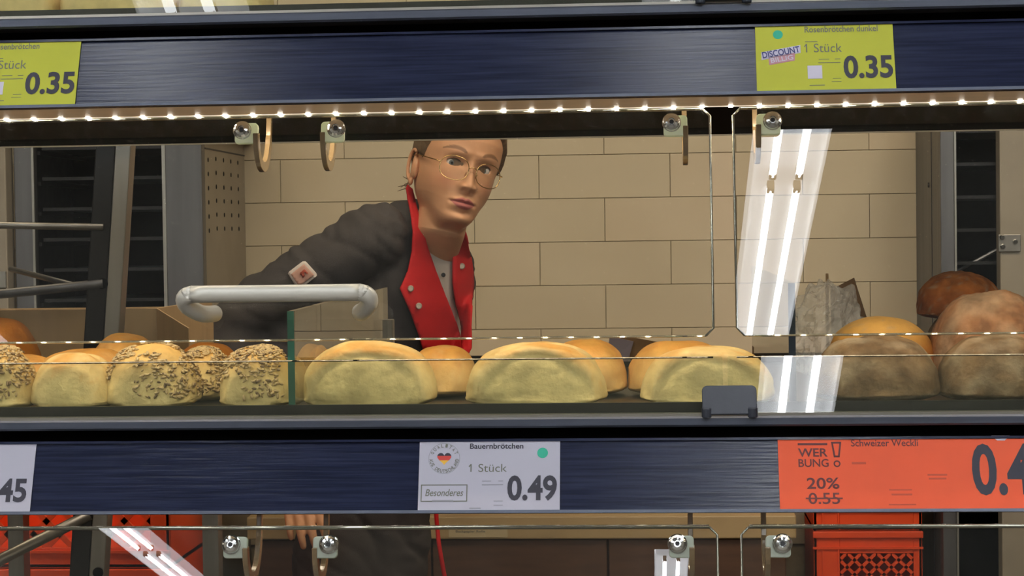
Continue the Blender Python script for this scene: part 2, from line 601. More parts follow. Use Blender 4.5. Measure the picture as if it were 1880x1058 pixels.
def rounded(w, h, r, ch=None, n=5):
    pts = []
    for cx, cy, a0 in ((w / 2 - r, -h / 2 + r, -90), (w / 2 - r, h / 2 - r, 0), (-w / 2 + r, h / 2 - r, 90), (-w / 2 + r, -h / 2 + r, 180)):
        for i in range(n + 1):
            a = radians(a0 + 90 * i / n)
            pts.append((cx + r * cos(a), cy + r * sin(a)))
    return pts


def pane(name, m, fr, w, l, th, ch, parent):
    """flat sheet with cut corners; fr origin at the middle of the lower edge of its outer face"""
    o, A, B, N = fr
    a = w / 2
    poly = [(-a + ch, 0), (a - ch, 0), (a, ch), (a, l - ch), (a - ch, l), (-a + ch, l), (-a, l - ch), (-a, ch)]
    return MB().extrude(poly, (o - N * th, A, B, N), th).build(name, m, parent), poly


def glint(E, k_led, x0, x1, width=0.0021, R=0.10):
    """the ground and polished cut edge of a pane: a faintly rounded strip that mirrors the light strip of the shelf above"""
    c = Vector((0, 0, ZC))
    led = Vector((0, 1.4985, zk(-0.2163, k_led)))
    n = (Vector((0, -E.y, c.z - E.z)).normalized() + Vector((0, led.y - E.y, led.z - E.z)).normalized()).normalized()
    tg = Vector((0, n.z, -n.y))
    poly = []
    for i in range(9):
        a = (i / 8 - 0.5) * width / R
        q = E + n * (R * cos(a) - R) + tg * (R * sin(a))
        poly.append((q.y, q.z))
    q = E - n * 0.0014
    poly.append((q.y, q.z))
    a = sum(poly[i][0] * poly[(i + 1) % 10][1] - poly[(i + 1) % 10][0] * poly[i][1] for i in range(10))
    return MB().prism(poly if a > 0 else poly[::-1], x0, x1)


def make_shelf(k, label, with_flap=True, handles=(-0.283,), front=True, clip_x=None, fshift=(0.0, 0.0)):
    t = thing('display_shelf', (0.5 * (SX0 + SX1), 1.75, zk(-0.209, k)), label, 'shelf', 'shelves of the bread display')
    X = Vector((1, 0, 0))
    # board: black underside, back and front block
    MB().box((SX0, 1.500, zk(-0.209, k)), (SX1, BACKY, zk(-0.141, k))).build('board', M_under, t)
    MB().box((SX0, BACKY, zk(-0.2105, k)), (SX1, BACKY + 0.003, zk(-0.139, k))).build('rear_edge_trim', M_alu, t)
    # black tray insert on the board
    tr = MB()
    tr.box((SX0 + 0.005, 1.486, zk(-0.1405, k)), (SX1 - 0.005, BACKY - 0.01, zk(-0.1385, k)))
    tr.box((SX0 + 0.005, 1.484, zk(-0.1395, k)), (SX1 - 0.005, 1.487, zk(-0.1312, k)))
    tr.box((SX0 + 0.005, BACKY - 0.016, zk(-0.1395, k)), (SX1 - 0.005, BACKY - 0.01, zk(-0.1290, k)))
    tr.build('tray', M_traylip, t)
    # recess and front profile
    MB().box((SX0, 1.490, zk(-0.2085, k)), (SX1, 1.500, zk(-0.141, k))).build('recess_back', M_void, t)
    MB().prism([(1.4620, zk(-0.1481, k)), (1.4605, zk(-0.1465, k)), (1.4605, zk(-0.1415, k)), (1.4625, zk(-0.1402, k)), (1.490, zk(-0.1402, k)), (1.490, zk(-0.1481, k))],
               SX0, SX1).build('front_profile', M_profile, t)
    ch = MB()
    ch.box((SX0, 1.4635, zk(-0.1402, k)), (SX1, 1.4665, zk(-0.1381, k)))
    ch.box((SX0, 1.4730, zk(-0.1402, k)), (SX1, 1.4750, zk(-0.1381, k)))
    ch.build('glass_channel', M_alu, t)
    # price rail
    o = Vector((0, RB[0], zk(RB[1], k)))
    top = o + RDIR * RL
    inn = -RNRM * 0.004
    rail = MB().prism([(p.y, p.z) for p in (o, top, top + inn, o + inn)], SX0, SX1).build('price_rail', M_rail, t)
    lipb = [o + RNRM * 0.0022 - RDIR * 0.0012, o + RNRM * 0.0022 + RDIR * 0.0012, o + RDIR * 0.0012, o - RDIR * 0.0012]
    MB().prism([(p.y, p.z) for p in lipb][::-1], SX0, SX1).build('lower_lip', M_profile, rail)
    lipt = [top + RNRM * 0.0022 - RDIR * 0.002, top + RNRM * 0.0022, top, top - RDIR * 0.002]
    MB().prism([(p.y, p.z) for p in lipt][::-1], SX0, SX1).build('upper_lip', M_rail, rail)
    # cream cover between rail and light strip, its lit look comes from emission
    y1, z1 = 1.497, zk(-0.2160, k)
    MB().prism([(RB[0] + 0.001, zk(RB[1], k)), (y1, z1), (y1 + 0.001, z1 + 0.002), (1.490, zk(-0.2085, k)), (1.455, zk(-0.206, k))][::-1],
               SX0, SX1).build('glow_cover', M_lip, t)
    # LED strip
    strip = MB().box((SX0 + 0.01, y1 + 0.001, z1 - 0.0004), (SX1 - 0.01, y1 + 0.006, z1 + 0.003)).build('led_strip', M_ledstrip, t)
    led = MB()
    n = int((SX1 - SX0 - 0.04) / 0.0222)
    for i in range(n):
        x = SX0 + 0.03 + i * 0.0222
        led.box((x - 0.0017, y1 - 0.0004, z1 - 0.0009), (x + 0.0017, y1 + 0.0030, z1 + 0.0004))
    lo = led.build('led_chips', M_led, strip)
    lo['kind'] = 'stuff'
    al = area_light('shelf_led_light', (0.5 * (SX0 + SX1), 1.5115, z1 + 0.0035), (0, 0.25, -1), SX1 - SX0 - 0.02, 0.003, LED_W, (1.0, 0.84, 0.62))
    attach(al, strip)
    # fixed front glass
    if front:
        fr = (Vector((0, GL_B[0], zk(GL_B[1], k))), X, GDIR, GNRM)
        for i, bx in enumerate(BAYS):
            f2 = (fr[0] + X * bx, X, GDIR, GNRM)
            g, _ = pane('front_glass', M_front, f2, FLAP_W + 0.014, GL_L, 0.004, 0.001, t)
            e0 = f2[0] + GDIR * GL_L - GNRM * 0.002
            glint(e0, k + 1, bx - FLAP_W / 2, bx + FLAP_W / 2, 0.0011, 0.2).build('polished_edge', M_facet_dull, g)
    if clip_x is not None:
        o = Vector((clip_x, 1.4620, zk(-0.1397, k)))
        fr = (o + Vector((0, 0, 0.0115)), X, Vector((0, sin(GT), cos(GT))), GNRM)
        cl = MB().extrude(rounded(0.0415, 0.0225, 0.004), fr, 0.003).build('glass_clip', M_clip, t, bevel=0.0006)
        for s in (-1, 1):
            c = o + X * s * 0.0175 + Vector((0, -0.004, 0.0005))
            MB().tube([c - Vector((0, 0, 0.0018)), c + Vector((0, 0, 0.0060))], 0.0038, 14).build('clip_foot', M_clip, cl, smooth=False, bevel=0.001)
    # hinged flaps hanging under the shelf
    if with_flap:
        for bx in BAYS:
            dY, dZ = fshift
            o = Vector((bx, FLAP_B[0] + dY, zk(FLAP_B[1], k) + dZ))
            fr = (o, X, FDIR, FNRM)
            fl, poly = pane('acrylic_flap', M_flap, fr, FLAP_W, FLAP_L, 0.004, 0.006, t)
            a = FLAP_W / 2
            q = o - FNRM * 0.002
            glint(q, k, bx - a + 0.006, bx + a - 0.006, 0.0024).build('lower_edge', M_facet, fl)
            q2 = q + FDIR * FLAP_L
            MB().tube([q2 - X * (a - 0.006), q2 + X * (a - 0.006)], 0.0016, 12).build('upper_edge', M_edge, fl, smooth=True)
            for s in (-1, 1):
                path = [q + X * s * (a - 0.006), q + X * s * a + FDIR * 0.006, q + X * s * a + FDIR * (FLAP_L - 0.006), q2 + X * s * (a - 0.006)]
                MB().tube(path, 0.0010, 8).build('side_edge', M_edge, fl, smooth=True)
            # hinges: clear block, chrome screw, hooked strap into the shelf
            for hx, s in ((-a + 0.030, -1), (-0.0375, 1), (0.0375, -1), (a - 0.030, 1)):
                c = o + X * hx + FDIR * (FLAP_L - 0.0128) + FNRM * 0.0002
                hb = MB().extrude(rounded(0.0185, 0.0165, 0.003), (c + X * s * 0.0030 - FDIR * 0.0022, X, FDIR, FNRM), 0.005).build('hinge_block', M_clear, fl, bevel=0.0008)
                sc = MB()
                sc.lathe([(0.0, 0.0), (0.0074, 0.0), (0.0074, 0.0012), (0.0068, 0.0016), (0.0064, 0.0030), (0.0048, 0.0046), (0.0028, 0.0052), (0.0025, 0.0036), (0.0, 0.0036)],
                         c + FNRM * 0.005, FNRM, 24)
                sc.build('hinge_screw', M_chrome, fl, smooth=False)
                MB().lathe([(0.0, 0.0), (0.0019, 0.0), (0.0019, 0.0004), (0.0, 0.0004)], c + FNRM * 0.0088, FNRM, 6).build('screw_socket', M_socket, fl)
                # strap profile in the depth plane
                x0 = hx + bx + s * 0.0108
                zt = zk(-0.209, k) + dZ
                pts = [(1.494, zt - 0.022), (1.4955, zt - 0.034), (1.503, zt - 0.0445), (1.516, zt - 0.048), (1.530, zt - 0.044), (1.541, zt - 0.030),
                       (1.546, zt - 0.014), (1.548, zt - 0.0005)]
                pts = [(a_ + dY, b_) for a_, b_ in pts]
                dense = []
                for i in range(len(pts) - 1):
                    p0, p1, p2, p3 = pts[max(i - 1, 0)], pts[i], pts[i + 1], pts[min(i + 2, len(pts) - 1)]
                    for j in range(4):
                        tt = j / 4
                        dense.append(tuple(0.5 * (2 * p1[m_] + (p2[m_] - p0[m_]) * tt + (2 * p0[m_] - 5 * p1[m_] + 4 * p2[m_] - p3[m_]) * tt ** 2
                                                  + (3 * p1[m_] - p0[m_] - 3 * p2[m_] + p3[m_]) * tt ** 3) for m_ in (0, 1)))
                dense.append(pts[-1])
                rings = []
                for i, (yy, zz) in enumerate(dense):
                    aa, bb = dense[max(i - 1, 0)], dense[min(i + 1, len(dense) - 1)]
                    tx, tz = bb[0] - aa[0], bb[1] - aa[1]
                    ln = sqrt(tx * tx + tz * tz)
                    nx, nz = -tz / ln, tx / ln
                    hw = 0.0042 if i < len(dense) * 0.75 else 0.0030
                    rings.append([(x0 - 0.002, yy - nx * hw, zz - nz * hw), (x0 + 0.002, yy - nx * hw, zz - nz * hw),
                                  (x0 + 0.002, yy + nx * hw, zz + nz * hw), (x0 - 0.002, yy + nx * hw, zz + nz * hw)])
                MB().loft(rings).build('hinge_strap', M_hook, fl, bevel=0.0005)
            if any(abs(bx - h) < 1e-6 for h in handles):
                zb = zk(-0.0412 - PITCH, k)
                hy = 1.4255
                base = o.z
                path = []
                hw = 0.0735
                for i in range(9):
                    aa = pi * 0.5 * i / 8
                    path.append(Vector((bx - hw + 0.014 - 0.014 * sin(aa) * 1.0, hy + 0.020 * cos(aa) ** 1.0, zb - 0.0125 * cos(aa))))
                pl = [Vector((bx - hw + 0.016, 1.4715, zb - 0.0165)), Vector((bx - hw + 0.014, 1.460, zb - 0.0165))]
                arc = [Vector((bx - hw + 0.010, 1.446, zb - 0.0150)), Vector((bx - hw + 0.0035, 1.434, zb - 0.0090)), Vector((bx - hw + 0.003, hy + 0.002, zb - 0.003)),
                       Vector((bx - hw + 0.009, hy, zb)), Vector((bx - hw + 0.018, hy, zb))]
                left = pl + arc
                right = [Vector((2 * bx - p.x, p.y, p.z)) for p in left][::-1]
                ctrl = left + right
                dn = []
                for i in range(len(ctrl) - 1):
                    p0, p1, p2, p3 = ctrl[max(i - 1, 0)], ctrl[i], ctrl[i + 1], ctrl[min(i + 2, len(ctrl) - 1)]
                    if (p2 - p1).length > 0.05:
                        dn.append(p1)
                        continue
                    for j in range(4):
                        tt = j / 4
                        dn.append(0.5 * (2 * p1 + (p2 - p0) * tt + (2 * p0 - 5 * p1 + 4 * p2 - p3) * tt ** 2 + (3 * p1 - p0 - 3 * p2 + p3) * tt ** 3))
                dn.append(ctrl[-1])
                MB().tube(dn, 0.0066, 18).build('handle', M_handle, fl, smooth=True)
    return t


clip_x = at(1339, 742, 1.462).x
make_shelf(1, 'upper display shelf carrying the rail with the yellow price labels', True, (-0.283,), True, at(1328, 5, 1.462).x)
make_shelf(0, 'lower display shelf holding the bread rolls above the white and orange labels', True, (), True, clip_x, (-0.066, -0.0035))
# end walls and plinth that carry the shelves (outside the picture)
for x, lab in ((SX0 - 0.03, 'black end wall of the bread display near the cardboard box'), (SX1, 'black end wall of the bread display near the dark loaves')):
    o = MB().box((x, 1.46, 0), (x + 0.03, BACKY + 0.02, 2.05)).build('display_end_wall', M_black, origin=(x, 1.75, 0))
    tag(o, lab, 'panel')
tag(MB().box((SX0, 1.47, 0), (SX1, BACKY, 0.35)).build('display_plinth', M_black, origin=(0, 1.75, 0)), 'black plinth under the bread display', 'plinth')

# glass dividers standing on the lower shelf
for uu, mm, lab, hgt in ((535, M_gedge, 'glass divider with green edge beside the seeded rolls', 0.092), (1455, M_dedge, 'glass divider with dark edge beside the brown floured loaves', 0.094)):
    x = at(uu, 690, 1.492).x
    zt = zk(-0.1383, 0)
    t = thing('glass_divider', (x, 1.77, zt), lab, 'glass divider', 'dividers between the rolls')
    y0, y1 = 1.4935, 2.035
    z0, z1 = zt, zt + (0.0810 if uu == 535 else 0.0985)
    MB().prism([(y0, z0), (y1, z0), (y1, z1 + 0.004), (y0 + 0.004, z1)][::-1], x - 0.0025, x + 0.0025).build('pane', M_div, t)
    MB().box((x - 0.0027, y0 - 0.0012, z0), (x + 0.0027, y0 - 0.0001, z1)).build('front_edge', mm, t)
    if uu == 535:
        MB().box((x - 0.005, y1 - 0.004, z0), (x + 0.008, y1 + 0.012, z0 + 0.05)).build('rear_clamp', M_steel, t, bevel=0.001)

# ------------------------------------------------------------------ price labels in the rails
XA = Vector((1, 0, 0))


def rail_frame(u0, u1, vmid, k):
    x0, x1 = at(u0, vmid, 1.4545).x, at(u1, vmid, 1.4545).x
    o = Vector((x0, RB[0], zk(RB[1], k))) + RNRM * 0.0006
    return (o, XA, RDIR, RNRM), x1 - x0, RL


def disc(cx, cy, r, n=24):
    return [(cx + r * cos(2 * pi * i / n), cy + r * sin(2 * pi * i / n)) for i in range(n)]


def rect(x0, y0, x1, y1):
    return [(x0, y0), (x1, y0), (x1, y1), (x0, y1)]


class Label:
    """a card in the rail; positions on it are fractions of its width (x) and height from the top (y)"""

    def __init__(self, name, u0, u1, vmid, k, m, label):
        fr, w, h = rail_frame(u0, u1, vmid, k)
        self.fr, self.w, self.h = fr, w, h
        o = MB().extrude(rect(0, 0, w, h), fr, 0.0007).build(name, m, origin=fr[0] + XA * (w / 2))
        self.o = tag(o, label, 'price label', 'price labels in the shelf rails')
        self.fr = (fr[0] + RNRM * 0.0007, XA, RDIR, RNRM)

    def box(self, x0, y0, x1, y1):
        return x0 * self.w, (1 - y1) * self.h, x1 * self.w, (1 - y0) * self.h

    def text(self, name, s, x0, y0, x1, y1, m, bold=0.0, rot=0.0, h=0.0003, shear=0.0):
        a = self.box(x0, y0, x1, y1)
        return put_text(MB(), s, self.fr, *a, bold=bold, rot=rot, h=h, shear=shear).build(name, m, self.o)

    def shape(self, name, polys, m, h=0.0002, base=0.0):
        b = MB()
        for poly in polys:
            b.extrude([(x * self.w, (1 - y) * self.h) for x, y in poly], (self.fr[0] + RNRM * base, XA, RDIR, RNRM), h)
        return b.build(name, m, self.o)

    def dot(self, name, cx, cy, r, m):
        asp = self.w / self.h
        return self.shape(name, [[(cx + r * cos(2 * pi * i / 28), cy - r * asp * sin(2 * pi * i / 28)) for i in range(28)]], m)


def yellow(u0, u1, title, label):
    L = Label('price_label', u0, u1, 115, 1, M_yellow, label)
    L.dot('colour_dot', 0.165, 0.155, 0.036, M_teal)
    L.text('product_name', title, 0.36, 0.045, 0.36 + 0.0265 * len(title), 0.135, M_ink_grey, bold=0.012)
    L.text('quantity_text', '1 Stück', 0.365, 0.30, 0.625, 0.43, M_ink_grey)
    L.shape('numeral_flag', [[(0.352, 0.335), (0.366, 0.30), (0.370, 0.315), (0.357, 0.348)]], M_ink_grey)
    L.text('price_text', '0.35', 0.63, 0.485, 0.985, 0.82, M_ink, bold=0.030)
    L.shape('white_patch', [rect(0.37, 0.62, 0.475, 0.81)], M_lilac)
    c = L.box(0.045, 0.36, 0.32, 0.48)
    cx, cy = (c[0] + c[2]) / 2, (c[1] + c[3]) / 2

    def slant(x0, y0, x1, y1, k=0.10):
        return [(x0, y0 + k), (x1, y1 - 0.0 - (y1 - y0)), (x1, y1), (x0, y1 + k)]
    L.shape('badge', [[(0.04, 0.41), (0.325, 0.315), (0.325, 0.43), (0.04, 0.525)]], M_lilac)
    L.shape('badge_lower', [[(0.09, 0.49), (0.285, 0.425), (0.28, 0.54), (0.095, 0.60)]], M_pink, base=0.0)
    L.text('badge_text', 'DISCOUNT', 0.045, 0.37, 0.32, 0.465, M_navy, bold=0.02, rot=0.165, h=0.0005)
    L.text('badge_text', 'BILLIG', 0.105, 0.48, 0.27, 0.55, M_lilac, bold=0.02, rot=0.16, h=0.0005)
    L.shape('small_print', [rect(0.36, 0.265, 0.45, 0.272), rect(0.455, 0.525, 0.53, 0.532), rect(0.57, 0.525, 0.61, 0.532), rect(0.45, 0.575, 0.61, 0.583),
                            rect(0.55, 0.81, 0.61, 0.815), rect(0.54, 0.855, 0.61, 0.86), rect(0.38, 0.90, 0.49, 0.91)], M_ink_grey)
    return L


yellow(-112, 143, 'Rosenbrötchen', 'yellow price label cut by the picture edge reading Rosenbrötchen 0.35')
yellow(1388, 1642, 'Rosenbrötchen dunkel', 'yellow price label above the tube lamp reflection reading Rosenbrötchen dunkel 0.35')

# white label 0.49
L = Label('price_label', 769, 1028, 878, 0, M_paper, 'white price label reading Bauernbrötchen 0.49 with heart emblem and teal dot')
L.text('product_name', 'Bauernbrötchen', 0.36, 0.06, 0.74, 0.135, M_ink, bold=0.02)
L.text('quantity_text', '1 Stück', 0.366, 0.345, 0.625, 0.455, M_ink_grey)
L.shape('numeral_flag', [[(0.353, 0.376), (0.367, 0.345), (0.371, 0.36), (0.358, 0.389)]], M_ink_grey)
L.text('price_text', '0.49', 0.63, 0.505, 0.98, 0.855, M_ink, bold=0.030)
L.dot('colour_dot', 0.877, 0.195, 0.038, M_teal)
asp = L.w / L.h
ecx, ecy, er = 0.178, 0.265, 0.112
ring = [[(ecx + er * cos(2 * pi * (i + j) / 40), ecy - asp * er * sin(2 * pi * (i + j) / 40)) for j in (0, 1)]
        + [(ecx + er * 0.975 * cos(2 * pi * (i + 1 - j) / 40), ecy - asp * er * 0.975 * sin(2 * pi * (i + 1 - j) / 40)) for j in (0, 1)] for i in range(40)]
L.shape('emblem_ring', [[q for q in seg] for seg in ring], M_ink_soft)
mb = MB()
word_a = 'QUALITÄT'
for i, chh in enumerate(word_a):
    a = radians(155 - 130 * i / (len(word_a) - 1))
    cx, cy = (ecx + er * 0.83 * cos(a)) * L.w, (1 - ecy + asp * er * 0.83 * sin(a)) * L.h
    put_text(mb, chh, L.fr, cx - 0.0009, cy - 0.0014, cx + 0.0009, cy + 0.0014, bold=0.02, h=0.0003, rot=a - pi / 2)
word_b = 'AUS DEUTSCHLAND'
for i, chh in enumerate(word_b):
    if chh == ' ':
        continue
    a = radians(188 + 164 * i / (len(word_b) - 1))
    cx, cy = (ecx + er * 0.83 * cos(a)) * L.w, (1 - ecy + asp * er * 0.83 * sin(a)) * L.h
    put_text(mb, chh, L.fr, cx - 0.0009, cy - 0.0014, cx + 0.0009, cy + 0.0014, bold=0.02, h=0.0003, rot=a + pi / 2)
mb.build('emblem_lettering', M_ink_grey, L.o)
heart = []
for i in range(48):
    a = 2 * pi * i / 48
    heart.append((16 * sin(a) ** 3 / 16, (13 * cos(a) - 5 * cos(2 * a) - 2 * cos(3 * a) - cos(4 * a)) / 16))


def heart_band(y0, y1):
    def clip(poly, yy, keep_above):
        out = []
        for i in range(len(poly)):
            p, q = poly[i], poly[(i + 1) % len(poly)]
            ip, iq = (p[1] >= yy) == keep_above, (q[1] >= yy) == keep_above
            if ip:
                out.append(p)
            if ip != iq:
                s = (yy - p[1]) / (q[1] - p[1])
                out.append((p[0] + s * (q[0] - p[0]), yy))
        return out
    pl = clip(clip(heart, y0, True), y1, False)
    return [(ecx + x * 0.050, ecy - 0.005 - y * 0.050 * asp) for x, y in pl]


L.shape('heart_gold', [heart_band(-1.2, -0.32)], M_gold)
L.shape('heart_red', [heart_band(-0.32, 0.32)], M_redp)
bb = [p for p in heart_band(0.32, 1.2)]
L.shape('heart_black', [bb], M_ink)
fx = lambda x0, y0, x1, y1, e: [rect(x0, y0, x1, y0 + e * asp), rect(x0, y1 - e * asp, x1, y1), rect(x0, y0, x0 + e, y1), rect(x1 - e, y0, x1, y1)]
L.shape('brand_frame', fx(0.018, 0.625, 0.348, 0.86, 0.007), M_ink_grey)
L.text('brand_text', 'Besonderes', 0.05, 0.69, 0.32, 0.785, M_ink_grey, bold=0.008, shear=0.25)
L.shape('small_print', [rect(0.10, 0.838, 0.25, 0.856), rect(0.45, 0.575, 0.515, 0.585), rect(0.565, 0.575, 0.60, 0.585), rect(0.45, 0.625, 0.60, 0.637),
                        rect(0.535, 0.85, 0.60, 0.858), rect(0.535, 0.905, 0.60, 0.913), rect(0.365, 0.945, 0.445, 0.957)], M_ink_soft, base=0.0001)

# white label 0.45 at the picture edge
L = Label('price_label', -197, 61, 880, 0, M_paper, 'white price label cut by the picture edge with only 45 showing')
L.text('price_text', '0.45', 0.62, 0.515, 0.965, 0.85, M_ink, bold=0.030)
L.text('quantity_text', '1 Stück', 0.36, 0.345, 0.60, 0.455, M_ink_grey)

# orange promotion label
L = Label('price_label', 1430, 1950, 878, 0, M_orange, 'wide orange promotion label with WERBUNG, 20% and a struck price 0.55')
wpx = 520.0
X_ = lambda u: (u - 1430) / wpx
Y_ = lambda v: (v - 808) / 137.0
L.text('promotion_text', 'WER', X_(1467), Y_(829), X_(1522), Y_(845), M_ink_red, bold=0.02)
L.text('promotion_text', 'BUNG', X_(1467), Y_(849), X_(1523), Y_(864), M_ink_red, bold=0.012)
L.shape('promotion_line', [rect(X_(1467), Y_(819), X_(1522), Y_(823))], M_ink_red)
ex0, ex1, ey0, ey1 = X_(1529), X_(1548), Y_(817), Y_(846)
L.shape('exclamation_mark', [
    [(ex0, ey0), (ex1, ey0), (ex1 - 0.004, ey0 + 0.024), (ex0 + 0.004, ey0 + 0.024)],
    [(ex0, ey0), (ex0 + 0.006, ey0), (X_(1536.5), ey1), (X_(1533), ey1)],
    [(ex1 - 0.006, ey0), (ex1, ey0), (X_(1544), ey1), (X_(1540.5), ey1)],
    [(X_(1533), ey1 - 0.024), (X_(1544), ey1 - 0.024), (X_(1544), ey1), (X_(1533), ey1)]], M_ink_red)
asp2 = L.w / L.h
L.shape('exclamation_dot', [[(X_(1538.5) + r1 * cos(2 * pi * (i + j) / 20), Y_(858) - asp2 * r1 * sin(2 * pi * (i + j) / 20)) for r1, j in ((0.0125, 0), (0.0125, 1), (0.0075, 1), (0.0075, 0))] for i in range(20)], M_ink_red)
L.text('discount_text', '20%', X_(1481), Y_(884), X_(1541), Y_(905), M_ink_red, bold=0.015)
L.text('old_price_text', '0.55', X_(1483), Y_(912), X_(1541), Y_(933), M_ink_red, bold=0.01)
L.shape('strike_line', [rect(X_(1478), Y_(921), X_(1546), Y_(923.5))], M_ink_red, base=0.0002)
L.text('product_name', 'Schweizer Weckli', X_(1566), Y_(813), X_(1690), Y_(826), M_ink_red, bold=0.01)
L.text('price_text', '0.44', X_(1786), Y_(822), X_(1942), Y_(918), M_ink, bold=0.028)
L.shape('small_print', [rect(X_(1566), Y_(855), X_(1592), Y_(859)), rect(X_(1704), Y_(878), X_(1740), Y_(881)), rect(X_(1706), Y_(885), X_(1738), Y_(888)),
                        rect(X_(1632), Y_(906), X_(1674), Y_(908)), rect(X_(1636), Y_(914), X_(1674), Y_(917)), rect(X_(1630), Y_(933), X_(1680), Y_(935))], mat('faint_ink_on_orange', rgb(186, 66, 34), 0.6))
L.shape('upper_tab', [[(X_(1826), -0.005), (X_(1860), -0.005), (X_(1850), 0.06), (X_(1836), 0.06)]], M_lilac)

# ------------------------------------------------------------------ bread
def vcol_mesh(name, vs, fs, cols, mats, smooth=True):
    me = bpy.data.meshes.new(name)
    me.from_pydata(vs, [], fs)
    ca = me.color_attributes.new('tint', 'FLOAT_COLOR', 'POINT')
    ca.data.foreach_set('color', np.array(cols, dtype=np.float32).ravel())
    me.materials.append(mats)
    me.polygons.foreach_set('use_smooth', [smooth] * len(me.polygons))
    me.update()
    return me


M_crust = mat('bread_crust', attr='tint', rough=0.6, var=0.16, scale=38, bump=0.7, bscale=120, spec=0.3, detail=6)
M_flour = mat('floured_crust', attr='tint', rough=0.85, var=0.34, scale=55, bump=1.0, bscale=110, spec=0.15, detail=8)
M_seed = mat('pale_seeds', rgb(200, 172, 120), 0.55, var=0.1, scale=300)
M_seed2 = mat('dark_seeds', rgb(128, 104, 72), 0.55)

PALE = np.array(rgb(230, 204, 138)[:3])
FACE = np.array(rgb(236, 212, 142)[:3])
GOLD = np.array(rgb(224, 172, 88)[:3])
ORNG = np.array(rgb(208, 132, 56)[:3])
BRWN = np.array(rgb(150, 84, 36)[:3])
DARK = np.array(rgb(108, 82, 52)[:3])
PINKB = np.array(rgb(164, 112, 74)[:3])
FLOUR = np.array(rgb(172, 156, 128)[:3])


def sm(a, b, x):
    t = min(1, max(0, (x - a) / (b - a)))
    return t * t * (3 - 2 * t)


def nz(p, s, sd):
    return noise.noise(Vector((p[0] * s + sd * 7.3, p[1] * s - sd * 3.1, p[2] * s + sd * 1.7)))


